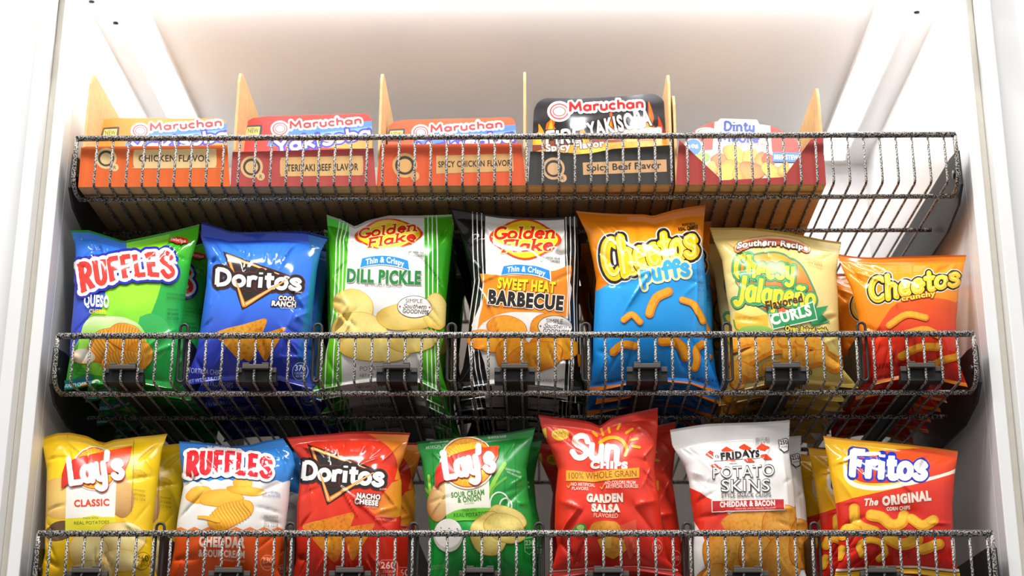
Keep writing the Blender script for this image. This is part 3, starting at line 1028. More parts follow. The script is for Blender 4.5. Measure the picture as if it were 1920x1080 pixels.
# header lamp inside the front edge of the ceiling (its points show as a row of dots in the black lid)
r = empty('header_lamp', (-0.03, 1.944, 2.104), 'row of small LEDs along the front header of the cabinet', 'light fitting')
bm = bmesh.new(); box(bm, (-0.60, -0.012, 0.0), (0.60, 0.010, 0.025), 0.002); from_bm('housing', bm, M['white'], r)
for k in range(13):
    bm = bmesh.new(); bmesh.ops.create_uvsphere(bm, u_segments=12, v_segments=6, radius=0.008)
    for v in bm.verts: v.co = Vector((v.co.x+(-0.54+0.09*k), v.co.y+.001, v.co.z*0.6))
    from_bm('led_lens', bm, M['lens'], r, True)


# ------------------------------------------------------------------ wire shelves
PITCH = 0.0214
PHASE = {1: -0.5934, 2: -0.6000, 3: -0.5849}
SHELF_LABEL = {1: 'topmost black wire shelf, holding the printed cartons',
               2: 'middle black wire shelf, holding the row of bags above the lowest row',
               3: 'lowest black wire shelf, its front rail crossing the bottom of the photo'}
YE = 2.60
for k in (1, 2, 3):
    zf, zr = FLOOR[k], RAIL[k]
    r = empty('wire_shelf', (-0.033, YF, zf), SHELF_LABEL[k], 'shelf', 'wire shelves')
    o = Vector((-0.033, YF, zf))

    def L(x, y, z): return Vector((x, y, z))-o
    bm = bmesh.new(); tube(bm, [L(X0, YF, zr), L(X1, YF, zr)], 0.0040, 10); from_bm('top_rail', bm, M['wire'], r, True)
    for (y, rad) in ((2.037, 0.0034), (2.165, 0.0032), (2.36, 0.0032), (YE-0.01, 0.0034)):
        bm = bmesh.new(); tube(bm, [L(X0, y, zf-0.0017-rad), L(X1, y, zf-0.0017-rad)], rad, 8)
        from_bm('cross_rod', bm, M['wire'], r, True)
    # one wire: down the front, round the bend, back along the floor
    bm = bmesh.new()
    bend = [Vector((0, 0.006*(1-math.cos(a)), -(zr-zf)+0.006-0.006*math.sin(a))) for a in [0, .5, 1.05, 1.57]]
    tube(bm, [Vector((0, 0, -0.003))]+bend+[Vector((0, YE-YF, -(zr-zf)))], 0.0017, 8)
    x = PHASE[k]-PITCH if PHASE[k]-PITCH > X0+0.008 else PHASE[k]
    w = None
    while x < X1-0.004:
        if w is None:
            w = from_bm('wire', bm, M['wire'], r, True, L(x, YF, zr)); c = w
        else:
            c = w.copy(); COL.objects.link(c); c.parent = r; c.location = L(x, YF, zr)
        x += PITCH
    for X in (X0+0.0005, X1-0.0005):
        bm = bmesh.new()
        tube(bm, [L(X, YF, zr), L(X, YF-0.0005, zr-0.02), L(X, YF, zf+.012), L(X, YF+.006, zf+.002), L(X, YF+.018, zf-.004), L(X, 2.037, zf-.005)], 0.0030, 8)
        from_bm('end_wire', bm, M['wire'], r, True)
        s = 1 if X < 0 else -1
        bm = bmesh.new()
        prism(bm, [(YF+0.010-YF, 0.050), (YF+.006-YF, 0.0), (0.03, -0.020), (0.10, -0.034), (YE-YF, -0.034), (YE-YF, 0.055), (.05, 0.055)], 0,
              X+0.033-s*0.004, X+0.033-s*0.0075)
        from_bm('side_plate', bm, M['plate'], r)
        bm = bmesh.new(); bmesh.ops.create_cone(bm, cap_ends=True, segments=14, radius1=0.006, radius2=0.005, depth=0.004)
        for v in bm.verts: v.co = Vector((v.co.z, v.co.x, v.co.y))+Vector((X+0.033+s*0.0012-s*.0048, 0.032, 0.024))
        from_bm('bolt_head', bm, M['screw'], r, True)

# ------------------------------------------------------------------ dividers and pusher tracks
DIV = {2: (336, 590.5, 845, 1100, 1368, 1624), 3: (297, 542, 775, 1011, 1290, 1530)}
DIV_AFTER = {2: ('blue and green bag', 'plain blue bag', 'green-edged white bag', 'black-edged white bag', 'orange and blue bag', 'tan bag'),
             3: ('yellow bag', 'blue, white and orange bag', 'red bag with the black triangle', 'dark green bag', 'bright red bag with the sun', 'white and red bag')}
ROWNAME = {2: 'middle shelf', 3: 'lowest shelf'}


def divider_mesh():
    bm = bmesh.new(); W, H, rr = 0.0050, 0.078, 0.0050
    pts = [(W*math.cos(a), 0, H-rr+rr*math.sin(a)) for a in np.linspace(0, math.pi, 7)] + \
          [(-W+W*(1-math.cos(a)), 0, rr-rr*math.sin(a)) for a in np.linspace(0, math.pi, 7)]
    tube(bm, pts, 0.0019, 8, closed=True)
    return bm


dloop = dplate = None
for k in (2, 3):
    yy = 716 if k == 2 else 1010
    for i, px in enumerate(DIV[k]):
        p = atY(np.array(px, float), np.array(float(yy)), YF)
        z = FLOOR[k]+0.002
        d = empty('shelf_divider', (p[0], YF+0.0066, z), 'dark divider loop on the %s, right of the %s' % (ROWNAME[k], DIV_AFTER[k][i]),
                  'shelf divider', 'shelf dividers')
        if dloop is None:
            dloop = from_bm('front_loop', divider_mesh(), M['smoke'], d, True)
            bm = bmesh.new()
            prism(bm, [(0.004, 0.001), (0.004, 0.064), (0.012, 0.068), (0.46, 0.068), (0.46, 0.001)], 0, -0.0010, 0.0010)
            dplate = from_bm('partition', bm, M['smoke'], d)
        else:
            for s in (dloop, dplate):
                c = s.copy(); COL.objects.link(c); c.parent = d

PUSH = {2: (228, 478, 743, 965, 1214, 1476, 1730), 3: (160, 428, 655, 900, 1140, 1402, 1655)}
BAG_OF = {2: ('blue and green bag', 'plain blue bag', 'green-edged white bag', 'black-edged white bag', 'orange and blue bag', 'tan bag', 'orange bag at the right end'),
          3: ('yellow bag', 'blue, white and orange bag', 'red bag with the black triangle', 'dark green bag', 'bright red bag with the sun', 'white and red bag', 'yellow and red bag at the right end')}
proto = None
for k in (2, 3):
    for i, px in enumerate(PUSH[k]):
        p = atY(np.array(px, float), np.array(716.0 if k == 2 else 1085.0), YF)
        lab = 'black pusher track with grey clip under the %s' % BAG_OF[k][i]
        if proto is None:
            d = empty('pusher_track', (p[0], YF, FLOOR[k]+0.0018), lab, 'pusher track', 'pusher tracks'); proto = d
            bm = bmesh.new(); box(bm, (-0.016, 0.020, 0), (0.016, 0.50, 0.0022), 0.0005); from_bm('track', bm, M['plastic'], d)
            bm = bmesh.new()
            prism(bm, [(0.0045, 0.0), (0.0045, 0.015), (0.009, 0.0165), (0.018, 0.004), (0.024, 0.0)], 0, -0.026, 0.026)
            from_bm('front_stop', bm, M['plastic'], d)
            bm = bmesh.new(); box(bm, (-0.017, -0.0035, 0.0155), (0.017, 0.008, 0.0215), 0.0008)
            box(bm, (-0.017, -0.0035, 0.0215), (-0.008, 0.006, 0.0235), 0.0005); box(bm, (0.008, -0.0035, 0.0215), (0.017, 0.006, 0.0235), 0.0005)
            from_bm('front_clip', bm, M['grey_plastic'], d)
            for s in (-1, 1):
                bm = bmesh.new(); box(bm, (s*0.022-0.004, 0.0025, 0.012), (s*0.022+0.004, 0.009, 0.0185), 0.0006)
                from_bm('side_tab', bm, M['grey_plastic'], d)
        else:
            d = copy_tree(proto); d.location = (p[0], YF, FLOOR[k]+0.0018); d['label'] = lab


# ------------------------------------------------------------------ top shelf: cartons and what stands in them
TAN = '#d8b581'
ZF1 = FLOOR[1]+0.0018


def carton(xl, xr, front_top, col, side_px, label, draw, vcut=None, sub=TAN, inner=TAN):
    """corrugated display carton: low printed front, tall side walls, floor and back"""
    y0 = 2.010
    lo = atY(np.array(float(xl)), np.array(345.0), y0)[0]; hi = atY(np.array(float(xr)), np.array(345.0), y0)[0]
    z = ZF1; dep = 0.36
    r = empty('display_carton', ((lo+hi)/2, y0, z), label, 'carton', 'cardboard display cartons')
    o = np.array([(lo+hi)/2, y0, z])
    f = Flat((0, y0, 0), (0, -1.0, 0))
    # pixel outline of the front panel
    zb = z+0.0005
    b0, b1 = proj(np.array([[lo, y0, zb], [hi, y0, zb]]))
    out = [tuple(b0)]+front_top[::1]+[tuple(b1)]
    draw(f)
    me = f.mesh('front_panel', M['carton'], o, out, 0.003, col, TAN, clip=False)
    link_mesh('front_panel', me, r)
    t = 0.0035
    bm = bmesh.new(); box(bm, (lo-o[0], 0.003, 0), (hi-o[0], dep, t)); from_bm('bottom', bm, M['card'], r)
    bm = bmesh.new(); box(bm, (lo-o[0]+t, dep-t, t), (hi-o[0]-t, dep, 0.150)); from_bm('back_panel', bm, M['card'], r)
    for s, pt in ((-1, side_px[0]), (1, side_px[1])):
        if pt is None: continue
        top = atY(np.array(float(pt[0])), np.array(float(pt[1])), y0+0.02)[2]-z
        x = (lo-o[0]) if s < 0 else (hi-o[0]-t)
        bm = bmesh.new()
        prism(bm, [(0.003, t), (0.003, pt[2]), (0.0055, top-0.020), (0.012, top-0.004), (0.020, top), (dep*.94, top-0.004), (dep, top-0.02), (dep, t)], 0, x, x+t)
        from_bm('side_panel', bm, M['card'], r)
    return r


def badge(f, x, y, s, cream, ink, tail=True):
    f.ell(x, y, s*1.16, s*1.16, cream)
    if tail:
        f.ell(x+s*.95, y+s*1.0, s*.42, s*.42, cream)
        f.txt('R', x+s*.95, y+s*1.02, s*.3, s*.4, ink)
    f.ell(x, y, s*.90, s*.88, ink); f.ell(x, y+s*.03, s*.66, s*.64, cream)


def d1(f):
    badge(f, 199, 297, 17, '#e6c98f', '#4a3c2c')
    f.poly(smooth_line([(250, 288), (252, 283), (258, 281), (330, 280), (400, 279), (405, 282), (406, 288), (406, 308), (404, 313), (398, 315), (258, 316), (252, 314), (250, 308)], 2), '#e3c48a')
    f.txt('CHICKEN FLAVOR', 327, 297, 134, 13, '#4a3a2b', bold=0.035)


def d2(f):
    badge(f, 472, 313, 18, '#dcb680', '#4c3a30')
    f.poly(smooth_line([(525, 303), (527, 297), (533, 295), (600, 294), (675, 292), (680, 295), (681, 302), (681, 322), (679, 327), (673, 329), (533, 331), (527, 330), (525, 324)], 2), '#dcb070')
    f.txt('TERIYAKI BEEF FLAVOR', 605, 314, 134, 13.5, '#3c3027', bold=0.035, rot=-1)


def d3(f):
    badge(f, 759, 310, 20, '#dba966', '#3e3228')
    f.poly([(818, 292), (962, 288), (963, 321), (818, 326)], '#d3a263')
    f.txt('SPICY CHICKEN FLAVOR', 890, 307, 137, 12, '#3a2c20', bold=0.035, rot=-1.2)


def d4(f):
    badge(f, 1038, 316, 18, '#d8ab7c', '#3b3734')
    f.rect(1093, 302, 1250, 325, '#d6a774', -2.2)
    f.txt('Spicy Beef Flavor', 1170, 314, 140, 17, '#3a322c', bold=0.03, rot=-2.2)


def d5(f):
    pass


carton(147, 431, [(152, 277), (160, 275), (426, 272)], '#e2641e', ((161, 141, .055), None),
       'orange printed carton at the left end of the top shelf', d1)
carton(432, 705, [(436, 285), (700, 278)], '#b4453f', ((447, 138, .055), None),
       'dull red printed carton on the top shelf between the two orange cartons', d2)
carton(706, 986, [(713, 271), (978, 268)], '#d95526', ((713, 139, .055), (976, 135, .055)),
       'orange printed carton in the middle of the top shelf beside the black carton', d3)
carton(990, 1263, [(994, 284), (1045, 284), (1075, 290), (1110, 287), (1150, 279), (1258, 272)], '#35322f', (None, (1259, 141, .055)),
       'black printed carton on the top shelf', d4)
carton(1267, 1549, [(1273, 262), (1354, 338), (1470, 332), (1520, 262), (1543, 256)], '#ab3a33', ((1265, 180, .055), (1529, 166, .06)),
       'dark red carton with a V-cut front, at the right end of the row of cartons', d5, vcut=True)


# trays and the meal box standing in the cartons
def lidplane(ybase, lean):
    le = math.radians(lean)
    return Flat((0, ybase, FLOOR[1]+0.006), (0, -math.cos(le), math.sin(le)))


def wordmark(f, cx, cy, w, h, rot=0, red='#d2231f'):
    """small red lettering on a white plate with a double ring at its left"""
    rx = cx-w*.47
    q = rotate(np.array([[[rx, cy+h*.35]]]), cx, cy, rot)[0, 0]
    f.ell(q[0], q[1], h*1.18, h*1.02, '#f7eef0'); f.ell(q[0], q[1], h*.95, h*.80, '#d9534f'); f.ell(q[0], q[1], h*.78, h*.64, '#f7eef0')
    f.ell(q[0], q[1], h*.66, h*.50, '#d9534f'); f.ell(q[0], q[1], h*.54, h*.39, '#faf4f4')
    f.logo('Maruchan', cx+w*.05, cy-h*.05, w*.84, h, h*.27, red, rot=rot, ol=[(3.2, '#f7eef0')])


def tray(name, xs, ytop, ybot, chamf, base, label, draw, lean=18, ybase=2.045, thick=0.03, round_=False, sag=0.0):
    f = lidplane(ybase, lean)
    x0, x1, x2, x3 = xs
    def corner(xa, xb, y, h, up):
        p = [(xb+(xa-xb)*math.cos(a), y+h-h*math.sin(a)) for a in np.linspace(0.15 if not round_ else 0, 1.57, 3 if not round_ else 8)]
        return p if up else p[::-1]
    mid = [(x1+(x2-x1)*k/4, ytop[0]+(ytop[1]-ytop[0])*k/4+(sag*math.sin(math.pi*k/4))) for k in (1, 2, 3)]
    out = [(x0, ybot)]+corner(x0+4, x1, ytop[0], chamf, True)+mid+corner(x3-3, x2, ytop[1], chamf, False)+[(x3, ybot)]
    draw(f)
    q = f.pt((x0+x3)/2, ybot)
    o = np.array([q[0], q[1], ZF1+0.0035])
    r = empty(name, o, label, 'noodle tray', 'noodle trays in the cartons')
    c = np.array(out).mean(0)
    link_mesh('lid', f.mesh('lid', M['sleeve' if round_ else 'wrap'], o, out, 0.004, base, base), r)
    g = Flat(f.p0-f.n*0.0042, f.n)
    inner = [tuple(c+(np.array(p)-c)*.95) for p in out]
    link_mesh('tub', g.mesh('tub', M['sleeve'], o, inner, thick, '#2a2422', '#2a2422', taper=0.12), r)
    return r


def yaki(base, cx, ox, ty):
    def draw(f):
        f.poly([(ox, ty+60), (ox+10, ty+38), (ox+60, ty+25), (ox+205, ty+12), (ox+207, ty+60)], '#4e86e0')
        f.poly([(ox+40, ty+60), (ox+80, ty+38), (ox+206, ty+22), (ox+206, ty+30), (ox+100, ty+60)], '#7fb0f0')
        f.poly([(ox+70, ty+62), (ox+130, ty+52), (ox+225, ty+48), (ox+225, ty+66)], '#f0a43a')
        f.logo('Yakisoba', ox+105, ty+47, 185, 25, 5.6, '#f2f4fb', rot=-9, ol=[(3.4, '#3a35b8')], taper=-.08)
        wordmark(f, cx, ty+17, 165, 15, -4)
        f.poly(smooth_line([(ox-38, ty+22), (ox-12, ty+20), (ox-8, ty+23), (ox-10, ty+40), (ox-14, ty+43), (ox-42, ty+44), (ox-44, ty+40)], 2), '#4b3c3c')
        f.poly([(ox-36, ty+25), (ox-12, ty+24), (ox-14, ty+39), (ox-40, ty+40)], '#d9cf7e')
        f.txt('NEW', ox-25, ty+31.5, 20, 9, '#6a7a33', bold=.03)
    return draw


tray('noodle_tray', (180, 215, 408, 428), (221, 222), 345, 12, '#ee8a2b', 'orange noodle tray with a blue flash, standing in the leftmost carton', yaki('#ee8a2b', 340, 232, 218))
tray('noodle_tray', (455, 500, 684, 700), (218, 213), 345, 14, '#e0352b', 'red noodle tray with a blue flash, standing in the dull red carton', yaki('#e0352b', 602, 500, 214))
tray('noodle_tray', (724, 757, 956, 970), (225, 220), 345, 14, '#e6581f', 'orange noodle tray standing in the middle orange carton', yaki('#e6581f', 866, 768, 221))


def fire(f):
    f.poly([(992, 285), (1000, 262), (1060, 255), (1250, 240), (1258, 285)], '#7d2c10')
    for (x, y, w, h, c) in ((1034, 262, 22, 62, '#e8681d'), (1145, 262, 20, 60, '#e0561a'), (1218, 262, 26, 72, '#e86a1c'), (1012, 272, 26, 40, '#f4a21f'), (1236, 268, 22, 50, '#d9481a'), (1090, 272, 30, 36, '#ef8d1e'), (1185, 268, 34, 46, '#ee7c1b')):
        f.poly(smooth_line([(x-w*.5, y), (x-w*.45, y-h*.45), (x-w*.1, y-h*.62), (x-w*.08, y-h), (x+w*.3, y-h*.6), (x+w*.22, y-h*.42), (x+w*.5, y-h*.25), (x+w*.5, y)], 4), c)
        f.poly(smooth_line([(x-w*.3, y), (x-w*.28, y-h*.3), (x-w*.02, y-h*.6), (x+w*.15, y-h*.3), (x+w*.32, y)], 4), '#f7b52c')
    f.poly([(1000, 286), (1040, 274), (1250, 262), (1258, 290)], '#f09a1e')
    f.chip(1190, 280, 62, 14, -3, '#f2b23a', '#c9701a', 5, .6); f.chip(1110, 285, 40, 10, 0, '#f4c14a', '#d9841f', 6, .5)
    f.logo('FIRE', 1056, 257, 70, 28, 5.5, '#e8e4dc', rot=-6, shear=.1, ol=[(1.6, '#1a1512')])
    f.txt('YAKISOBA', 1160, 232, 122, 31, '#e8e4dc', rot=-12, bold=.045, spacing=1.08, ol=[(1.6, '#201a17')], taper=.12)
    f.txt('Spicy Flavor', 1078, 276, 110, 18, '#f5efe2', rot=-5, bold=.04, ol=[(1.2, '#6b3a16')])
    wordmark(f, 1128, 199, 170, 19, -3)


tray('noodle_tray', (996, 1026, 1222, 1252), (184, 176), 345, 32, '#2a2a2d', 'black noodle tray with orange flames, standing in the black carton', fire, lean=13.2, round_=True, sag=3.0)


def meal():
    f = lidplane(2.042, 14)
    out = [(1276, 350)]+smooth_line([(1278, 290), (1286, 262), (1310, 240), (1338, 229), (1345, 228)], 5)+[(1351, 222), (1419, 224), (1424, 233), (1445, 236)]+smooth_line([(1445, 236), (1475, 250), (1500, 272), (1512, 296), (1518, 350)], 5)[1:]
    f.poly([(1340, 229), (1345, 228), (1351, 222.5), (1419, 224.5), (1424, 233), (1444, 236), (1452, 350), (1330, 350)], '#f4efe6')
    f.poly([(1279, 300), (1290, 285), (1345, 280), (1448, 285), (1508, 291), (1517, 349), (1278, 349)], '#efe6d3')
    f.poly([(1447, 240), (1473, 252), (1498, 275), (1508, 296), (1450, 286)], '#d8321f')
    f.ell(1322, 246, 18, 7, '#f2e7d8', -4); f.ell(1322, 246, 15, 5, '#5aa06a', -4); f.ell(1324, 247, 14, 4.6, '#f0e4d8', -4)
    f.txt('Hormel', 1325, 247, 20, 5, '#c0392b', rot=-4)
    f.logo('Dinty', 1386, 237, 60, 19, 4.4, '#1f3f95', rot=1, serif=.10)
    f.logo('Moore', 1386, 258, 76, 19, 4.4, '#1f3f95', rot=1, serif=.10)
    f.txt('HEARTY MEALS', 1405, 270, 74, 5, '#c96a55', rot=1)
    f.ell(1300, 276, 17, 17, '#f0ede8'); f.ell(1300, 276, 15, 15, '#2d6fc4'); f.txt('10g', 1300, 275, 18, 9, '#ffffff', bold=.04, rot=-8)
    f.ell(1318, 295, 14, 9, '#7fae3f'); f.ell(1310, 298, 10, 6, '#9cc65a')
    for i, (x, y, rx, ry, c0, c1) in enumerate(((1348, 303, 16, 14, '#e07b2c', '#a84618'), (1376, 290, 20, 17, '#f6b836', '#d57a1a'), (1405, 293, 12, 15, '#f8c04a', '#e0841f'),
            (1425, 305, 18, 12, '#efa03a', '#b8601b'), (1440, 300, 10, 14, '#d4571c', '#8a2f12'), (1365, 320, 24, 17, '#f7b02c', '#dc821c'), (1408, 322, 26, 16, '#e98a35', '#b4521c'),
            (1447, 322, 20, 14, '#f6b942', '#d0791c'), (1385, 333, 18, 10, '#f3a22a', '#c86a18'), (1335, 318, 14, 10, '#efb05a', '#c77a2c'), (1470, 320, 14, 11, '#f2ac3c', '#ba641a'))):
        f.chip(x, y, rx, ry, i*31, c0, c1, i, .25, rim='#9a4a18', wob=.1)
    f.rect(1448, 287, 1500, 305, '#2f74c8', 1); f.txt('BEEF STEW', 1474, 296, 46, 9, '#f1f4f8', bold=.03, rot=1)
    q = f.pt(1392, 345); o = np.array([q[0], q[1], ZF1+0.0035])
    r = empty('meal_bowl', o, 'red and white ready-meal bowl picturing stew, standing in the V-cut carton', 'ready meal')
    link_mesh('sleeve', f.mesh('sleeve', M['wrap'], o, out, 0.003, '#d8321f', '#b32a1c', clip=False), r)
    c = np.array([1392, 300.]); g = Flat(f.p0-f.n*0.0032, f.n)
    inner = [tuple(c+(np.array(p)-c)*.94) for p in out]
    link_mesh('bowl', g.mesh('bowl', M['sleeve'], o, inner, 0.04, '#e9e4da', '#e9e4da', taper=.2), r)


meal()


# ------------------------------------------------------------------ bags on the middle shelf
BAGROOTS = {}

# --- blue and green ridged crisps
b = Bag('chip_bag', [(132, 433), (167, 434), (205, 446), (233, 455), (262, 448), (304, 437), (373, 418)],
        [(132, 433), (141, 458), (142, 511), (137, 578), (133, 622), (130, 677), (120, 732)],
        [(373, 418), (371, 445), (358, 489), (352, 530), (343, 584), (340, 622), (336, 670), (322, 728)],
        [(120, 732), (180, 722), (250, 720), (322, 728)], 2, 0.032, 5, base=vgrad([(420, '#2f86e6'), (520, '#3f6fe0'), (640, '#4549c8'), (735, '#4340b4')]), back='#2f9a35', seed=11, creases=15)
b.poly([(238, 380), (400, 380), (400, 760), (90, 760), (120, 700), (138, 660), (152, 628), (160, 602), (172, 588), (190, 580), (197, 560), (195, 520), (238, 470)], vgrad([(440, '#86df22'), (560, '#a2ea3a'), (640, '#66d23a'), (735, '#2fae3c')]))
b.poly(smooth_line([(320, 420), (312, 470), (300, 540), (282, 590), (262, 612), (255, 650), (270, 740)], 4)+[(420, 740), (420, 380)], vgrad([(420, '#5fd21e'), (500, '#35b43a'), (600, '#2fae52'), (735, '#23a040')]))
b.blob([(262, 594), (285, 588), (312, 604), (320, 640), (300, 672), (272, 668), (256, 632)], '#3fb75a')
b.blob([(152, 624), (158, 606), (172, 594), (205, 592), (235, 596), (262, 610), (275, 640), (262, 690), (220, 706), (168, 700), (146, 668)], vgrad([(592, '#eaf7c4'), (625, '#a9e65a'), (700, '#8fdc3c')]))
for (x, y, rx, ry, rot, sd) in ((205, 648, 40, 34, -28, 1), (236, 632, 36, 24, 12, 2), (262, 668, 22, 30, 20, 3), (228, 676, 36, 20, -10, 4)):
    b.chip(x, y, rx, ry, rot, '#ffc84e', '#f08a18', sd, .25, '#d8741a', ridges=(11, '#e88a20'))
b.chip(158, 668, 20, 15, 0, '#f7f3e4', '#e7b36a', 8, .1)
b.txt('QUESO', 182, 567, 45, 27, '#f4f6ff', rot=2, bold=.06, taper=.05)
b.txt('CHEESE', 184, 585, 30, 8, '#f2d23c', rot=2, bold=.04)
b.logo('RUFFLES', 236, 502, 174, 41, 9.5, '#ee3f36', rot=-8, arc=9, taper=-.08, flare=.34, serif=.13, ol=[(9.5, '#2b2fa8'), (5.0, '#f7f2f4')], track=.07)
b.blob([(318, 452), (325, 447), (345, 447), (353, 451), (351, 457), (335, 458), (320, 456)], '#e23327'); b.txt('Sabritas', 335, 452, 28, 6.5, '#ffe9d8', rot=6, bold=.03)
for i, tx in enumerate(('GUARANTEED FRESH', 'UNTIL PRINTED DATE')): b.txt(tx, 328, 553+i*8, 34, 4, '#1f5a2e', rot=8)
for i, tx in enumerate(('29JUN2025', '387104094', '212 1218')): b.txt(tx, 322, 582+i*8, 20, 5, '#1f4a2a', rot=4)
for i, tx in enumerate(('Chips sensational', 'to make you smile', 'flavor and crunch', 'just for you')): b.txt(tx, 158, 690+i*6, 30, 4, '#2c6a2c', rot=2)
b.poly([(115, 716), (175, 700), (178, 745), (110, 745)], '#2a7f86'); b.txt('RIDGED CHIPS', 142, 722, 46, 7, '#bfe6e2', rot=-3, bold=.03)
b.ell(160, 726, 8, 5, '#e2622c'); b.ell(182, 720, 8, 6, '#e9e2c8'); b.ell(184, 720, 4, 3, '#3aa07a')
b.build('foremost blue and green ridged crisp bag at the left end of the middle shelf', 'bags on the middle shelf')
b.again(0.012, 0.060, 0, 1, 'green-sided crisp bag close behind the foremost blue and green bag', 'bags on the middle shelf')
b.again(0.016, 0.112, -0.001, -1, 'blue and green crisp bag third from the front, leftmost lane of middle shelf', 'bags on the middle shelf')
BAGROOTS['queso'] = b

# --- blue tortilla crisps


def tortilla_logo(b, pts, cx, cy, w, h, rot, inner, word, arc=0):
    """dark pointed triangle with a glowing edge, heavy white lettering across it"""
    (ax, ay), (bx, by), (qx, qy) = pts
    b.poly([(ax, ay), (bx, by), (qx, qy)], '#2b2522')
    c = np.mean(pts, axis=0)

    def ins(p, k): return c+(np.array(p)-c)*k
    P = [ins(p, .84) for p in pts]; Q = [ins(p, .50) for p in pts]
    hot, mid = '#ffd9a0', '#f0832a'
    for (i, j, w0, w1) in ((0, 1, 7, 1.5), (0, 2, 6, 2), (2, 1, 9, 2), (2, 0, 6, 2)):
        a, e = np.array(P[i]), np.array(P[j]); L = [tuple(a+(e-a)*t) for t in np.linspace(0, .93, 9)]
        b.tris(stroke_tris(L, np.linspace(w0, w1, 9), 'round', 6), mid)
        b.tris(stroke_tris(L, np.linspace(w0*.45, .6, 9), 'round', 6), hot)
    b.logo(word, cx, cy, w, h, h*.235, '#f6f1ea', rot=rot, arc=arc, ol=[(6.0, '#6b2a1c'), (4.8, '#2a2220')], track=.0)
    # the lower flash passes over the letters
    a, e = np.array(P[2]), np.array(P[1]); L = [tuple(a+(e-a)*t) for t in np.linspace(0, .96, 9)]
    b.tris(stroke_tris(L, np.linspace(9, 2, 9), 'round', 6), '#ee7f24'); b.tris(stroke_tris(L, np.linspace(4, .8, 9), 'round', 6), '#ffd08a')
    a, e = np.array(P[2]), np.array(P[0]); L = [tuple(a+(e-a)*t) for t in np.linspace(0, .52, 6)]
    b.tris(stroke_tris(L, np.linspace(8, 2, 6), 'round', 6), '#ee7f24'); b.tris(stroke_tris(L, np.linspace(3, .6, 6), 'round', 6), '#ffd08a')


b = Bag('chip_bag', [(379, 418), (434, 433), (505, 433), (572, 437), (617, 447)],
        [(379, 418), (377, 446), (389, 489), (387, 533), (380, 585), (375, 622), (367, 665), (340, 727)],
        [(617, 447), (601, 472), (594, 507), (588, 560), (584, 612), (576, 660), (587, 734)],
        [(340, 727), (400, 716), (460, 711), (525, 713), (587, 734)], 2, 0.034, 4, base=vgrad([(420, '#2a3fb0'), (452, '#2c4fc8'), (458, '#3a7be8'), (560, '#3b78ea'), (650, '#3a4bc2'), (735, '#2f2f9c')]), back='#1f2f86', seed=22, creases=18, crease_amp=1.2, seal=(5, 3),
        dents=[(.12, .22, .20, .30, .003, .015), (.20, .30, .10, .52, -.003, .02), (.86, .55, .74, .95, .003, .02)])
b.poly([(578, 440), (650, 440), (650, 760), (548, 760), (560, 640), (578, 560), (585, 500)], vgrad([(440, '#2f6fc4'), (540, '#2a90b0'), (640, '#2c66b4'), (735, '#2c3a9a')]))
b.tri_chip([(396, 626), (504, 594), (470, 682)], '#f8b93c', '#e88f1e', 1); b.tri_chip([(470, 632), (540, 612), (497, 680)], '#f5b335', '#e0821c', 4)
b.tri_chip([(400, 624), (500, 596), (452, 680)], '#fbc24a', '#eb9722', 2)
tortilla_logo(b, [(418, 471), (556, 521), (454, 582)], 483, 524, 164, 33, 4, None, 'Doritos')
b.txt('COOL', 538, 560, 32, 9.5, '#f4efe9', bold=.07, rot=4, ol=[(1.5, '#3a1f1c')], shear=.1); b.txt('RANCH', 532, 570, 46, 10.5, '#f4efe9', bold=.07, rot=3, ol=[(1.5, '#3a1f1c')], shear=.1)
b.txt('FLAVORED', 538, 578, 26, 3.6, '#cfe0f6', rot=3); b.txt('BRAND', 560, 549, 12, 3, '#dfe8f8', rot=3)
b.txt('TORTILLA CHIPS', 385, 697, 62, 10, '#b9bfe6', rot=4, bold=.01); b.txt('NET WT. 2 3/4 OZ', 382, 714, 62, 8, '#aab2e2', rot=-6)
b.line(arcp(563, 697, 14, 17, 0, 360, 24), 1.2, '#b9c3ea'); b.txt('370', 563, 690, 19, 11, '#dfe4f6', bold=.02); b.txt('CALORIES', 563, 700, 20, 4.5, '#c9d0ee'); b.txt('PER PKG', 563, 706, 16, 4, '#c9d0ee')
b.build('foremost plain blue tortilla crisp bag with a navy top seam, on the middle shelf', 'bags on the middle shelf')
b.again(0.004, 0.060, 0, -1, 'blue tortilla crisp bag directly behind the foremost blue bag', 'bags on the middle shelf')
b.again(-0.006, 0.122, -0.001, 2, 'blue tortilla crisp bag third from the front in its lane', 'bags on the middle shelf')
BAGROOTS['ranch'] = b

# --- white bags with coloured side bands (two kinds)


def oval_logo(b, cx, cy, rx, ry, rot):
    def lobed(k):
        p = []
        for i in range(40):
            a = 2*math.pi*i/40
            r = 1+.07*math.cos(4*a)-.03*math.cos(2*a)
            p.append((cx+k*rx*r*math.cos(a)*(1.0), cy+k*ry*r*math.sin(a)))
        return rotate(np.array(p), cx, cy, rot)
    b.poly(lobed(1.0), '#e2401f'); b.poly(lobed(.91), '#fbd21e')
    gx = np.array([[[cx-rx*.02, cy-ry*.32], [cx+rx*.08, cy+ry*.34]]]); q = rotate(gx, cx, cy, rot)[0]
    b.logo('Golden', q[0][0], q[0][1], rx*1.80, ry*.68, ry*.148, '#d8281c', rot=rot-4, shear=.16, serif=.11, ol=[(1.3, '#ffe98a')])
    b.logo('Flake', q[1][0], q[1][1], rx*1.50, ry*.66, ry*.145, '#d8281c', rot=rot-5, shear=.16, serif=.11, ol=[(1.3, '#ffe98a')])


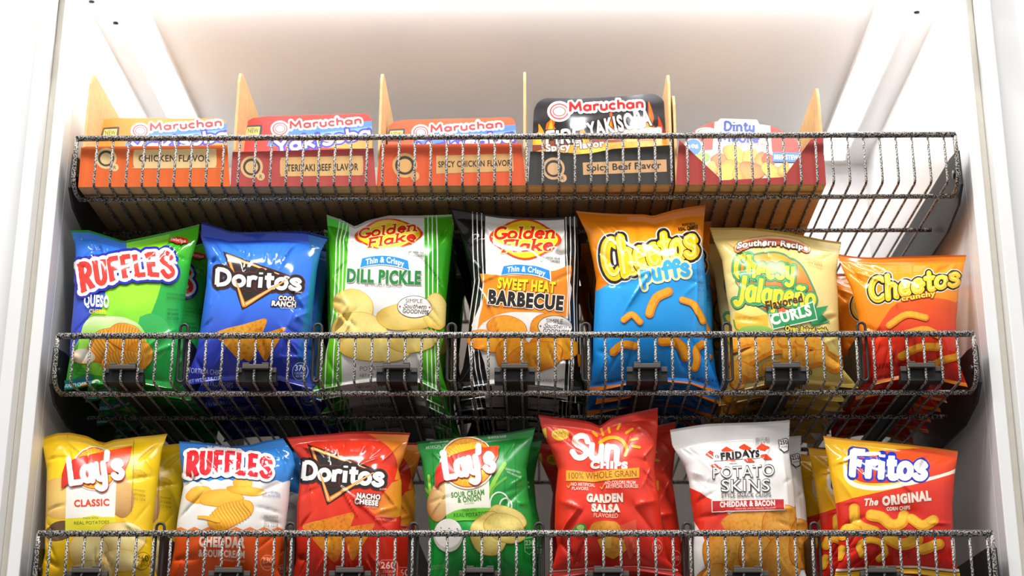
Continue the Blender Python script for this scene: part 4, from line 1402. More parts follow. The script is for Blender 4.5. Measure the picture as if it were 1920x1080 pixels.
def thin_banner(b, cx, cy, rot):
    pts = []
    for i in range(9): u = -1+i/4; pts.append((cx+u*43, cy-8+7*u*u))
    for i in range(9): u = 1-i/4; pts.append((cx+u*46, cy+8+8*u*u))
    P = rotate(np.array(pts), cx, cy, rot)
    b.poly([tuple(np.array([cx, cy])+(q-np.array([cx, cy]))*np.array([1.05, 1.16])) for q in P], '#f3f3ee'); b.poly(P, '#2a8bdc')
    b.txt('Thin & Crispy', cx, cy+3-2, 72, 14, '#f4f8fb', rot=rot, bold=.035, arc=6)


def goodness(b, cx, cy, rot):
    b.ell(cx, cy, 32, 21, '#2a2523', rot); b.ell(cx, cy, 31, 20, '#efe9e2', rot)
    b.txt('SIMPLE', cx-1, cy-11, 31, 7.5, '#4a4340', rot=rot); b.logo('Southern', cx+1, cy-1, 44, 9, 1.1, '#4a4340', rot=rot, shear=.35, ends='round')
    b.txt('GOODNESS', cx+2, cy+9, 48, 8, '#4a4340', rot=rot+2, bold=.02)
    for s in (-1, 1):
        q = rotate(np.array([[[cx+s*27, cy]]]), cx, cy, rot)[0, 0]; b.ell(q[0], q[1], 1.8, 1.8, '#d8281c', 0, n=10)


b = Bag('chip_bag', [(613, 404), (640, 414), (666, 428), (690, 416), (729, 405), (794, 402), (847, 400)],
        [(613, 404), (615, 436), (618, 506), (619, 575), (621, 621), (611, 661), (599, 714), (584, 732)],
        [(847, 400), (851, 424), (846, 470), (840, 529), (835, 575), (833, 625), (824, 671), (832, 712), (843, 743)],
        [(584, 732), (650, 722), (720, 716), (790, 718), (843, 743)], 2, 0.032, 5, base='#e9e5df', back='#b9b6b0', seed=33, creases=17, crease_amp=1.15,
        dents=[(.25, .07, .06, .20, .004, .02), (.03, .35, .20, .58, .002, .012), (.22, .58, .12, .75, .003, .014), (.86, .55, .98, .62, -.004, .02)])
GREEN = vgrad([(400, '#2fae20'), (520, '#66d818'), (640, '#7fe024'), (735, '#3cae1e')])
b.poly([(560, 380), (662, 380), (655, 430), (648, 520), (640, 640), (641, 780), (540, 780)], GREEN, foil=.35)
b.poly([(795, 380), (900, 380), (900, 780), (792, 780), (793, 640), (797, 560), (796, 470)], vgrad([(400, '#5fd01e'), (470, '#2f9a1c'), (560, '#45b81c'), (640, '#7be022'), (735, '#2c9220')]), foil=.35)
for k, (xt, xm, xb) in enumerate(((640, 631, 612), (648, 638, 626), (656, 645, 634))): b.line([(xt-1, 412), (xm, 450), (xm-3, 540), (xm-6, 590), (xb, 660), (xb-4, 745)], 2.2, '#f1f3ea')
for k, (xt, xm, xb) in enumerate(((802, 803, 800), (810, 811, 808), (818, 820, 815))): b.line([(xt, 400), (xm, 470), (xm, 560), (xb, 640), (xb+3, 745)], 2.2, '#eef2e6')
oval_logo(b, 729, 440, 62, 27, -5); thin_banner(b, 722, 488, 3)
b.txt('DILL PICKLE', 720, 519, 138, 27, '#2a7f3e', rot=2, bold=.06, sh=(1.5, 1.2, '#c2c0b4')); b.txt('ARTIFICIALLY FLAVORED', 719, 535, 70, 6, '#8a8580', rot=1)
for i, tx in enumerate(('APR202026 13:54', '28318030303')): b.txt(tx, 780, 473+i*5.5, 30, 4, '#4b4744', rot=4, bold=.02)
for (x, y, rx, ry, rot, sd) in ((664, 575, 36, 32, 20, 1), (676, 620, 52, 33, 4, 2), (770, 592, 60, 28, -6, 3), (815, 585, 24, 32, 0, 6), (700, 655, 62, 24, 6, 4), (775, 640, 46, 20, -6, 5)):
    b.chip(x, y, rx, ry, rot, '#f6e08a', '#e2b84a', sd, .12, '#d9b24c', wob=.05)
goodness(b, 777, 576, 1)
b.txt('POTATO CHIPS', 715, 691, 80, 8.5, '#7a736e', rot=0); b.txt('NET WT 2.5 OZ', 700, 704, 50, 6, '#57504c')
b.build('foremost white bag with shiny green side bands, on the middle shelf', 'bags on the middle shelf')
b.again(-0.010, 0.058, 0, 2, 'green-banded white bag close behind the foremost green-edged bag', 'bags on the middle shelf')
b.again(-0.004, 0.118, 0, -2, 'green-banded white bag third from the front in its lane', 'bags on the middle shelf')
BAGROOTS['dill'] = b

b = Bag('chip_bag', [(846, 392), (888, 399), (936, 404), (1032, 407), (1081, 406)],
        [(846, 392), (864, 440), (872, 476), (886, 530), (880, 597), (878, 632), (868, 690), (852, 731)],
        [(1081, 406), (1084, 440), (1081, 476), (1080, 548), (1081, 621), (1083, 677), (1094, 737)],
        [(852, 731), (920, 724), (980, 724), (1040, 728), (1094, 737)], 2, 0.032, 4, base='#e9e4dd', back='#1d1d1d', seed=44, creases=17, crease_amp=1.15,
        dents=[(.03, .2, .16, .14, .004, .02), (.04, .44, .28, .40, .004, .012), (.04, .44, .24, .62, .004, .014), (.24, .62, .34, .84, .003, .012)])
b.poly([(800, 380), (911, 380), (909, 440), (911, 520), (905, 560), (884, 610), (908, 680), (922, 760), (800, 760)], '#181716', foil=.15)
b.poly([(1057, 380), (1140, 380), (1140, 760), (1055, 760), (1060, 640), (1072, 540), (1060, 500)], '#181716', foil=.15)
b.poly(smooth_line([(900, 512), (940, 517), (990, 514), (1040, 508), (1071, 498), (1067, 540), (1066, 592), (1030, 588), (980, 584), (940, 588), (905, 606), (893, 620), (905, 570), (906, 540)], 3), '#f28c1e')
for k in range(3): x = 886+k*8.5; b.line([(x, 400), (x+1, 470), (x+4, 530), (x-3, 580), (x-9, 620), (x-3, 690), (x+8, 745)], 1.9, '#efece6')
for k in range(3): x = 1061+k*8; b.line([(x, 406), (x+1, 470), (x-2 if k else x+4, 545), (x, 620), (x-4, 735)], 1.9, '#efece6')
oval_logo(b, 985, 448, 65, 36, 3); thin_banner(b, 987, 505, 6)
for i, tx in enumerate(('APR202026 14:54', '28318030303')): b.txt(tx, 1031, 484+i*6, 36, 4.5, '#4b4744', rot=4, bold=.02)
b.txt('SWEET HEAT', 987, 535, 108, 22, '#fbd81e', rot=5, bold=.06, sh=(1.4, 1.2, '#8a4a12')); b.txt('BARBECUE', 986, 563, 140, 29, '#26201d', rot=5, bold=.07, ol=[(1.8, '#f6e6d2')])
b.txt('NATURALLY & ARTIFICIALLY FLAVORED', 952, 576, 74, 4.5, '#8a4a16', rot=2)
for (x, y, rx, ry, rot, sd) in ((952, 616, 36, 24, 10, 1), (912, 640, 36, 20, 16, 7), (1030, 612, 36, 24, -10, 2), (1040, 652, 44, 24, 6, 3), (965, 664, 34, 34, 0, 4), (1005, 668, 52, 26, -4, 5)):
    b.chip(x, y, rx, ry, rot, '#f5ab2f', '#e07a1a', sd, .3, '#c8691a', wob=.05)
goodness(b, 1040, 613, 2)
b.txt('POTATO CHIPS', 1030, 713, 60, 6, '#57504c', rot=-2)
b.build('foremost white bag with black striped sides and an orange centre panel, on the middle shelf', 'bags on the middle shelf')
b.again(0.005, 0.058, 0, -1, 'black-sided white bag directly behind the foremost black-edged bag', 'bags on the middle shelf')
b.again(-0.006, 0.120, -0.001, 2, 'black-sided white bag third from the front in its lane', 'bags on the middle shelf')
BAGROOTS['bbq'] = b

# --- orange over blue puffs


def cheese_logo(b, cx, cy, w, h, rot, lift, sw=None):
    sw = sw or h*.30
    b.logo('Cheetos', cx, cy, w, h, sw, '#fbc81d', rot=rot, lift=lift, taper=-.16, ol=[(sw*.44, '#f4efe6'), (sw*.30, '#2a2320')], ends='round', shear=.12, track=-.01, sep=(1.5, '#2a2320'), hi=(.30, -sw*.08, -sw*.12, '#fde27a'))


b = Bag('chip_bag', [(1080, 394), (1150, 399), (1208, 403), (1224, 407), (1265, 396), (1323, 385)],
        [(1080, 394), (1101, 440), (1112, 490), (1118, 524), (1116, 548), (1113, 621), (1111, 680), (1099, 736)],
        [(1323, 385), (1320, 412), (1318, 464), (1325, 548), (1325, 621), (1332, 680), (1354, 742)],
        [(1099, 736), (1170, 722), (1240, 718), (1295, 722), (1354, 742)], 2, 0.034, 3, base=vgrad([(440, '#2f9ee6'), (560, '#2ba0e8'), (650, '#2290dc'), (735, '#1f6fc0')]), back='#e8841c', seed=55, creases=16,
        dents=[(.30, .36, .48, .40, .004, .014), (.48, .40, .26, .62, .004, .014), (.48, .40, .22, .46, .004, .012), (.93, .1, .88, .8, .003, .014)])
b.poly([(1050, 360), (1360, 360), (1360, 455), (1310, 462), (1225, 482), (1190, 500), (1155, 522), (1120, 545), (1050, 560)], vgrad([(385, '#f07f12'), (450, '#f9971c'), (530, '#ee7e12')]))
cheese_logo(b, 1218, 470, 178, 70, -12, 0, 16)
b.txt('MADE WITH', 1291, 421, 24, 4.5, '#4a2a10', rot=-8, bold=.03); b.txt('REAL CHEESE', 1290, 428, 36, 7, '#4a2a10', rot=-8, bold=.06)
b.logo('puffs', 1245, 508, 92, 34, 7.5, '#3fa9e6', rot=-10, track=.06, ol=[(4.2, '#f7f2d2'), (2.4, '#f2e08a')], ends='round')
b.curl([(1253, 548), (1232, 558), (1222, 575), (1218, 588)], 17, '#fbb134', '#e8861a'); b.curl([(1279, 563), (1298, 570), (1310, 588), (1317, 602)], 13, '#fbb134', '#e8861a')
b.curl([(1242, 640), (1262, 640), (1278, 650), (1286, 668)], 18, '#faa62a', '#e07a16'); b.curl([(1316, 645), (1305, 655), (1306, 676), (1303, 690)], 14, '#faa62a', '#e07a16')
b.curl([(1150, 660), (1168, 646), (1190, 648)], 15, '#faa62a', '#e07a16'); b.curl([(1170, 600), (1185, 590), (1200, 604)], 12, '#fbb134', '#e8861a')
b.txt('CHEESE FLAVORED SNACKS', 1142, 714, 62, 7, '#12427e', rot=-12, bold=.02); b.txt('NET WT. 2 1/4 OZ', 1320, 712, 62, 7, '#12427e', rot=4, bold=.02)
for i, tx in enumerate(('GUARANTEED FRESH', 'UNTIL PRINTED DATE')): b.txt(tx, 1309, 508+i*6, 22, 3.5, '#1a5a94', rot=6)
for i, tx in enumerate(('28JUN2025', '387104094', '212 1218')): b.txt(tx, 1314, 530+i*7, 15, 4, '#1a5a94')
b.poly([(1080, 728), (1170, 719), (1240, 715), (1295, 719), (1370, 738), (1370, 760), (1080, 760)], '#d9741a')
b.build('foremost orange-over-blue bag of puffed corn curls on the middle shelf', 'bags on the middle shelf')
b.again(0.014, 0.060, 0.0, 1, 'orange and blue puff bag close behind the foremost orange and blue one', 'bags on the middle shelf')
b.again(0.0, 0.122, 0, -1, 'orange and blue puff bag third from the front in its lane', 'bags on the middle shelf')
BAGROOTS['puffs'] = b

# --- tan bag of curls
b = Bag('chip_bag', [(1331, 424), (1388, 427), (1466, 437), (1510, 442), (1578, 452)],
        [(1331, 424), (1337, 446), (1354, 489), (1363, 556), (1369, 589), (1371, 641), (1372, 685), (1362, 736)],
        [(1578, 452), (1571, 489), (1568, 515), (1571, 556), (1573, 622), (1575, 650), (1578, 690), (1611, 726)],
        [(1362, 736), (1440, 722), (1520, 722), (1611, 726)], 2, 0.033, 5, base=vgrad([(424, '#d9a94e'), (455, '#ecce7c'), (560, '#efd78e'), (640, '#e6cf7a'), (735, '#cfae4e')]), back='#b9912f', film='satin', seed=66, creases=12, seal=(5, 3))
b.blob([(1378, 528), (1384, 490), (1420, 474), (1460, 472), (1500, 492), (1522, 530), (1532, 560), (1520, 590), (1470, 598), (1430, 582), (1400, 560)], '#5a8f6a')
b.blob([(1381, 528), (1387, 493), (1421, 478), (1460, 476), (1498, 496), (1519, 532), (1528, 560), (1517, 586), (1470, 594), (1432, 578), (1402, 557)], vgrad([(476, '#f3a83a'), (530, '#ee7f2c'), (590, '#e65f2a')]))
b.poly([(1378, 585), (1410, 571), (1440, 588), (1440, 625), (1378, 625)], vgrad([(570, '#fcd24e'), (625, '#f0a822')]))
b.poly([(1378, 585), (1410, 571), (1441, 588), (1408, 594)], '#fbe07a')
b.line(smooth_line([(1376, 600), (1380, 616), (1392, 622)]), 3, '#6a9a3a'); b.blob([(1382, 622), (1396, 612), (1430, 610), (1448, 618), (1440, 632), (1400, 634)], vgrad([(608, '#9cc65a'), (634, '#5a8f34')]))
b.logo('Cheesy', 1434, 501, 114, 44, 8.0, '#f6dc3a', rot=3, taper=-.10, serif=.10, arc=2, ol=[(4.2, '#3c5a3c'), (3.2, '#5cba74')], sep=(1.3, '#3f9a5a'))
b.logo('Jalapeño', 1455, 549, 150, 47, 8.0, '#f6dc3a', rot=8, taper=-.16, serif=.10, ol=[(4.2, '#3c5a3c'), (3.2, '#5cba74')], sep=(1.3, '#3f9a5a'))
b.txt('Flavored', 1470, 566, 70, 17, '#5a2a18', rot=-12, bold=.04)
b.poly([(1519, 580), (1552, 574), (1540, 590), (1556, 604), (1520, 610)], '#2f9a5a')
b.poly(smooth_line([(1441, 588), (1480, 584), (1524, 565)], 4)+smooth_line([(1532, 600), (1490, 610), (1450, 618)], 4), '#f0efe0')
b.poly(smooth_line([(1443, 589), (1480, 586), (1523, 568)], 4)+smooth_line([(1530, 598), (1490, 608), (1451, 616)], 4), '#2f9a5a')
b.txt('CURLS', 1483, 591, 76, 22, '#f7f3e4', rot=-14, bold=.06)
b.line(smooth_line([(1385, 466), (1410, 456), (1450, 453), (1490, 458), (1512, 468)], 5), 17, '#c8402c'); b.line(smooth_line([(1385, 466), (1410, 456), (1450, 453), (1490, 458), (1512, 468)], 5), 15, '#e8c07a'); b.line(smooth_line([(1388, 466), (1410, 458), (1450, 455), (1490, 460), (1508, 468)], 5), 11, '#d8553c')
b.txt('Southern Recipe', 1449, 459, 132, 15, '#fbf2e4', rot=2, bold=.05, arc=8, ol=[(1.3, '#5a3a20')])
b.txt('Oven Baked with', 1511, 618, 78, 11, '#f8e04a', rot=3, bold=.05, ol=[(1.6, '#4a3418')])
for (p, w) in (([(1378, 650), (1400, 640), (1450, 636)], 24), ([(1398, 676), (1440, 652), (1476, 650), (1482, 680)], 30), ([(1470, 640), (1500, 644), (1505, 664)], 26), ([(1502, 640), (1530, 646), (1540, 656)], 24), ([(1500, 680), (1540, 670), (1565, 684)], 30), ([(1384, 716), (1384, 690), (1410, 700)], 28), ([(1440, 690), (1470, 684), (1500, 692)], 24)):
    b.curl(p, w, '#fbb440', '#e98a1e', .45)
b.txt('NET WT 2.5 OZ (70g)', 1470, 704, 106, 10, '#3a2c14', rot=-8, bold=.04)
for i, tx in enumerate(('MAY 28 2025', '30 2 18318')): b.txt(tx, 1526, 492+i*6, 28, 4, '#a08a4a', rot=14)
b.build('foremost matt tan bag of baked curls with a green ribbon, on the middle shelf', 'bags on the middle shelf')
b.again(-0.004, 0.060, -0.002, 2, 'tan curl bag directly behind the foremost tan bag', 'bags on the middle shelf')
b.again(0.004, 0.122, -0.001, -2, 'tan curl bag third from the front in its lane', 'bags on the middle shelf')
BAGROOTS['curls'] = b

# --- orange crunchy bag at the right end
b = Bag('chip_bag', [(1571, 474), (1610, 480), (1650, 483), (1729, 483), (1812, 478)],
        [(1571, 474), (1578, 500), (1597, 544), (1609, 591), (1614, 625), (1632, 660), (1638, 722)],
        [(1812, 478), (1806, 505), (1798, 544), (1793, 600), (1793, 640), (1797, 680), (1815, 726)],
        [(1638, 722), (1700, 712), (1760, 712), (1815, 726)], 2, 0.032, 5, base=vgrad([(475, '#ee7f16'), (520, '#fb9a1e'), (610, '#f4861a'), (640, '#ee5a22')]), back='#d86a12', seed=77, creases=15,
        dents=[(.08, .16, .36, .32, .004, .01), (.36, .32, .34, .5, .003, .012)])
b.poly(smooth_line([(1590, 650), (1635, 628), (1655, 600), (1680, 570), (1730, 558), (1790, 566), (1840, 600)], 4)+[(1840, 760), (1590, 760)], vgrad([(560, '#e85a1e'), (640, '#ea3a22'), (735, '#cc2018')]))
cheese_logo(b, 1714, 531, 172, 42, -9, 0, 10)
b.txt('crunchy', 1722, 556, 64, 13, '#f7d84a', rot=-8, bold=.05, ol=[(1.6, '#a83a14')])
b.curl([(1690, 668), (1720, 652), (1760, 650)], 15, '#fbb134', '#e8861a'); b.curl([(1740, 690), (1765, 676), (1790, 670)], 14, '#fbb134', '#e8861a'); b.curl([(1668, 610), (1700, 590), (1735, 596)], 13, '#fbb134', '#e8861a'); b.curl([(1700, 625), (1735, 618), (1760, 630)], 13, '#fbb134', '#e8861a')
b.txt('FLAVORED SNACKS', 1672, 684, 62, 10, '#7a1a12', rot=-6, bold=.03); b.txt('NET WT. 2 1/8 OZ', 1672, 706, 58, 8, '#7a1a12', rot=-6, bold=.03)
b.poly([(1630, 716), (1700, 707), (1760, 707), (1820, 720), (1820, 760), (1630, 760)], '#e8861a')
b.build('foremost orange and red bag of corn snacks at the right end of the middle shelf', 'bags on the middle shelf')
b.again(-0.012, 0.062, -0.004, 2, 'orange corn snack bag behind the foremost orange and red one', 'bags on the middle shelf')
b.again(-0.006, 0.124, -0.002, -2, 'orange corn snack bag third from the front, right end of middle shelf', 'bags on the middle shelf')
BAGROOTS['crunchy'] = b


# the bags farther back in each lane, seen from below between the wires
for key, what in (('queso', 'blue and green crisp bag'), ('ranch', 'blue tortilla crisp bag'), ('dill', 'green-banded white bag'), ('bbq', 'black-sided white bag'),
                  ('puffs', 'orange and blue puff bag'), ('curls', 'tan curl bag'), ('crunchy', 'orange corn snack bag')):
    for k, (dy, nth) in enumerate(((0.184, 'fourth'), (0.246, 'fifth'), (0.308, 'sixth'))):
        BAGROOTS[key].again((-.006, .006, -.002)[k], dy, -0.001, (-1.5, 2, 1)[k], what+' %s from the front in its lane on the middle shelf' % nth, 'bags on the middle shelf')


# ------------------------------------------------------------------ bags on the lowest shelf
def sun_badge(b, cx, cy, r, rot, band, word, w, h):
    """yellow rayed disc with a red slanted band and heavy white lettering"""
    b.ell(cx, cy, r*1.10, r*1.06, '#f6ead0'); b.ell(cx, cy, r*1.04, r*1.0, '#d8401f'); b.ell(cx, cy, r*1.0, r*.96, '#f8a81c'); b.ell(cx, cy, r*.80, r*.77, '#fbbb24')
    for i in range(28):
        a = 2*math.pi*i/28
        b.line([(cx+r*.55*math.cos(a), cy+r*.53*math.sin(a)), (cx+r*.93*math.cos(a), cy+r*.9*math.sin(a))], 1.0, '#fcd65a')
    b.poly(band, hgrad([(cx-r, '#d62a1e'), (cx+r, '#ef4a22')]))
    b.logo(word, cx, cy, w, h, h*.205, '#fbf7f2', rot=rot, sh=(1.4, 1.6, '#b01f18'), ends='round', serif=.0)


b = Bag('chip_bag', [(77, 820), (108, 813), (131, 813), (165, 820), (193, 833), (215, 824), (258, 817), (314, 813)],
        [(77, 820), (88, 880), (86, 960), (84, 1040), (66, 1108)],
        [(314, 813), (304, 840), (297, 891), (290, 947), (285, 997), (287, 1058), (304, 1108)],
        [(66, 1108), (150, 1098), (230, 1098), (304, 1108)], 3, 0.033, 5, base=vgrad([(813, '#f3c313'), (900, '#fbd21c'), (1000, '#f7c81c'), (1108, '#eeb818')]), back='#d9a812', film='satin', seed=101, creases=14)
b.chip(108, 935, 34, 40, 10, '#f6d37a', '#d99a3c', 1, .1, wob=.05); b.chip(222, 925, 28, 46, -8, '#efc27a', '#a8622c', 2, .15, wob=.05); b.ell(112, 995, 28, 18, '#6a4a32', -20)
b.poly([(125, 880), (220, 872), (214, 985), (122, 985)], '#f7f1e4')
b.poly([(122, 972), (160, 970), (175, 966), (192, 970), (216, 969), (216, 994), (122, 996)], '#e8dc2e'); b.txt('MADE WITH', 170, 971.5, 28, 3.5, '#5a6a1c'); b.txt('REAL POTATOES', 172, 980, 66, 6, '#5a6a1c', rot=-1)
b.txt('CLASSIC', 172, 943, 66, 14, '#e8472a', rot=-2, bold=.05)
for (x, y, rx, ry, rot, sd) in ((230, 1010, 40, 34, 5, 3), (165, 1030, 34, 34, 0, 4), (225, 1050, 40, 20, 8, 5), (170, 1075, 44, 22, 0, 6)):
    b.chip(x, y, rx, ry, rot, '#f8e6a2', '#e6b95a', sd, .12, '#dca848', wob=.06)
sun_badge(b, 178, 879, 39, -7, [(124, 869), (150, 858), (200, 848), (248, 838), (243, 862), (234, 884), (190, 892), (140, 902), (116, 916), (117, 890)], "Lay's", 104, 52)
b.txt('GUARANTEED FRESH', 262, 884, 26, 3.5, '#8a6a12', rot=18, arc=3); b.txt('UNTIL PRINTED DATE', 262, 892, 26, 3.5, '#8a6a12', rot=16)
for i, tx in enumerate(('29JUN2025', '387104094', '212 1214')): b.txt(tx, 260, 921+i*8, 22, 4.5, '#8a6a12', rot=8)
b.line([(251, 825), (250, 880), (246, 960)], .8, '#8a6a12'); b.line([(130, 815), (129, 822)], .8, '#8a6a12')
b.line(arcp(266, 1052, 14, 16, 0, 360, 20), 1.2, '#6a5a12'); b.txt('240', 267, 1048, 20, 11, '#6a5a12', bold=.03); b.txt('CALORIES', 267, 1060, 20, 4, '#6a5a12')
b.build('foremost yellow crisp bag with a red-banded disc, left end of the lowest shelf', 'bags on the lowest shelf')
b.again(0.021, 0.050, 0.001, 2, 'yellow crisp bag close behind the foremost yellow one at the left end', 'bags on the lowest shelf')
b.again(0.024, 0.100, -0.003, 1, 'yellow crisp bag third from the front, left end of the lowest shelf', 'bags on the lowest shelf')

# --- blue, white and orange ridged crisps
b = Bag('chip_bag', [(335, 826), (375, 830), (434, 839), (471, 836), (500, 827), (530, 821)],
        [(335, 826), (341, 885), (344, 912), (334, 968), (330, 997), (326, 1033), (312, 1105)],
        [(530, 821), (548, 847), (554, 873), (544, 904), (541, 943), (534, 995), (526, 1033), (521, 1070), (538, 1106)],
        [(312, 1105), (390, 1098), (460, 1098), (538, 1106)], 3, 0.032, 4, base=vgrad([(820, '#2f7fd0'), (905, '#3f8ad6')]), back='#2b6fb8', seed=112, creases=15, crease_amp=1.1,
        dents=[(.88, .08, .97, .28, -.004, .03), (.5, .08, .62, .3, .003, .015), (.93, .32, .72, .40, -.0035, .03)])
zz = [(300+i*11.5, 908-(i % 2)*4-6*math.sin(i/25*3.1)) for i in range(26)]
b.poly(zz+[(600, 1130), (280, 1130)], '#ece8e2')
zo = [(300+i*13, 994-(6 if i % 2 else 0)) for i in range(24)]
b.poly(zo+[(610, 1140), (280, 1140)], vgrad([(985, '#f58a3a'), (1005, '#ee5f22'), (1105, '#e04a18')]))
for (x, y, rx, ry, rot, sd) in ((375, 928, 24, 17, -10, 1), (455, 908, 18, 14, 20, 5), (415, 934, 40, 16, -6, 2), (462, 920, 34, 9, 6, 3)):
    b.chip(x, y, rx, ry, rot, '#fcc84a', '#f2a31f', sd, .12, '#e8981c')
b.chip(432, 965, 42, 24, -22, '#fcc54a', '#f0a01e', 7, .12, '#e29318', ridges=(12, '#e39a22')); b.blob([(371, 967), (390, 968), (412, 975), (410, 981), (385, 974), (372, 972)], '#f6b436')
b.logo('RUFFLES', 430, 869, 158, 42, 9.3, '#e02a33', rot=3, arc=6, taper=-.10, serif=.13, ol=[(6.2, '#2a4a86'), (5.2, '#f4efe8')], track=.07)
b.txt('BUY ONE TODAY', 412, 839, 44, 4, '#d8e6f4', rot=2); b.txt('BRAND', 508, 893, 10, 3, '#e8eef6', rot=3)
b.txt('GUARANTEED FRESH', 507, 922, 34, 4, '#5a78b8', rot=4, arc=4); b.txt('UNTIL PRINTED DATE', 508, 930, 34, 4, '#5a78b8', rot=4)
for i, tx in enumerate(('30JUN2025', '387104094', '212 1218')): b.txt(tx, 507, 969+i*8, 26, 6, '#8a8078', rot=3)
b.txt('CHEDDAR', 417, 1016, 86, 22, '#f7d9c6', rot=2, bold=.07); b.txt('& SOUR CREAM', 416, 1038, 86, 14, '#f7d9c6', rot=2, bold=.05)
b.txt('ARTIFICIALLY FLAVORED', 440, 1051, 40, 4, '#f3c3a6', rot=2)
b.line(arcp(501, 1055, 12, 14, 0, 360, 20), 1.1, '#f3a884'); b.txt('230', 501, 1051, 17, 10, '#f6b896', bold=.02); b.txt('CALORIES', 501, 1062, 16, 3.6, '#f6b896')
b.build('foremost blue, white and orange bag of ridged crisps on the lowest shelf', 'bags on the lowest shelf')
b.again(0.010, 0.060, -0.002, 2, 'blue-topped ridged crisp bag behind the foremost blue, white and orange one', 'bags on the lowest shelf')

# --- red tortilla crisps
b = Bag('chip_bag', [(537, 821), (584, 814), (654, 810), (710, 812), (769, 811)],
        [(537, 821), (550, 842), (565, 864), (562, 905), (557, 951), (556, 999), (553, 1058), (535, 1108)],
        [(769, 811), (756, 858), (747, 879), (753, 905), (753, 951), (751, 991), (747, 1058), (765, 1108)],
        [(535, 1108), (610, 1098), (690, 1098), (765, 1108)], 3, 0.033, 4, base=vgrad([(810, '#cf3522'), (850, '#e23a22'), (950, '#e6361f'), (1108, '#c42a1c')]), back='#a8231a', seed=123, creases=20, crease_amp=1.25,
        dents=[(.10, .22, .16, .5, .003, .012), (.45, .42, .62, .60, .0035, .012), (.45, .42, .92, .66, .0035, .012), (.78, .2, .6, .28, .003, .012)])
b.poly(smooth_line([(650, 800), (690, 815), (730, 840), (745, 870), (740, 900)], 4)+[(800, 900), (800, 790)], hgrad([(650, '#e2502a'), (740, '#f08a2c')]))
b.blob([(735, 905), (765, 900), (765, 960), (720, 970), (690, 952), (715, 930)], hgrad([(690, '#e8642a'), (750, '#f0a02c')]))
b.tri_chip([(562, 985), (668, 958), (630, 1060)], '#f8ae34', '#e4761c', 1); b.tri_chip([(640, 990), (706, 980), (660, 1056)], '#f5a62e', '#dc6a18', 3)
tortilla_logo(b, [(576, 832), (716, 884), (613, 947)], 642, 888, 156, 36, 5, None, 'Doritos')
b.txt('NACHO', 691, 931, 44, 11, '#f6efe8', rot=5, bold=.07, ol=[(1.2, '#6a1812')]); b.txt('CHEESE', 687, 942, 44, 11, '#f6efe8', rot=5, bold=.07, ol=[(1.2, '#6a1812')]); b.txt('FLAVORED', 696, 951, 22, 4, '#f3b9a0', rot=5); b.txt('BRAND', 718, 918, 12, 3, '#f6d9cc', rot=4)
b.txt('GUARANTEED FRESH', 723, 968, 38, 4, '#f0a08a', rot=4, arc=3); b.txt('UNTIL PRINTED DATE', 723, 975, 38, 4, '#f0a08a', rot=4)
b.line([(712, 1080), (710, 1056), (716, 1050), (740, 1050), (744, 1056), (744, 1080)], 1.1, '#f0a898'); b.txt('260', 727, 1060, 27, 14, '#f6c4b8', bold=.03); b.txt('CALORIES', 727, 1072, 28, 5, '#f0a898'); b.txt('PER PKG', 727, 1079, 24, 5, '#f0a898')
b.build('foremost red tortilla crisp bag with a dark triangle, on the lowest shelf', 'bags on the lowest shelf')
b.again(0.013, 0.060, 0.0, -2, 'red tortilla crisp bag close behind the foremost red one with the triangle', 'bags on the lowest shelf')
b.again(0.006, 0.112, -0.003, 2, 'red tortilla crisp bag third from the front in its lane', 'bags on the lowest shelf')

# --- dark green bag
b = Bag('chip_bag', [(781, 830), (827, 826), (892, 817), (950, 810), (1004, 802)],
        [(781, 830), (791, 865), (798, 924), (805, 991), (808, 1031), (804, 1074), (796, 1108)],
        [(1004, 802), (994, 841), (987, 880), (991, 930), (999, 970), (1002, 1000), (999, 1060), (1010, 1108)],
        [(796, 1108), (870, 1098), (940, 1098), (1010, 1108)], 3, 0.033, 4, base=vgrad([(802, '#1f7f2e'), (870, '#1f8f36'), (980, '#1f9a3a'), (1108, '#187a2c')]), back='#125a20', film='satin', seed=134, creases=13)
for (x, y) in ((811, 0), (944, 0), (965, 0)): b.line([(x, 835), (x+2, 900), (x+3, 990), (x, 1090)], .8, '#15622a')
b.poly([(868, 818), (893, 812), (893, 826), (862, 832)], '#6ab82c')
b.txt('NO COLORS FROM', 824, 830, 34, 4, '#dfeedd', rot=-4); b.txt('ARTIFICIAL SOURCES', 826, 837, 56, 5, '#dfeedd', rot=-8); b.txt('NO ARTIFICIAL FLAVORS', 932, 818, 34, 5, '#dfeedd', rot=-5)
for (p, w, c) in (([(946, 870), (930, 896), (918, 922)], 8, '#8fc63a'), ([(948, 896), (926, 914), (920, 930)], 5, '#5fae3a'), ([(804, 892), (810, 930), (834, 958)], 5, '#9ccc4a'), ([(798, 916), (815, 935), (838, 950)], 5, '#7ab83c'), ([(812, 925), (824, 950), (838, 962)], 6, '#4a9a5a')): b.line(smooth_line(p), w, c)
for (x, y, r) in ((936, 945, 22), (948, 948, 14)): b.line(arcp(x, y, r*.8, r, 0, 360, 22), 3, '#d6e2cc')
b.chip(824, 940, 22, 38, 14, '#ecc98a', '#b3672a', 2, .15, wob=.05)
b.poly([(834, 905), (917, 896), (918, 960), (925, 968), (838, 978)], '#eee9d6'); b.txt('SOUR CREAM', 877, 926, 62, 11, '#4a8a34', rot=-6, bold=.05); b.txt('& ONION', 880, 936, 44, 11, '#4a8a34', rot=-6, bold=.05)
b.txt('FLAVORED', 880, 944, 18, 3, '#8aa87a', rot=-6)
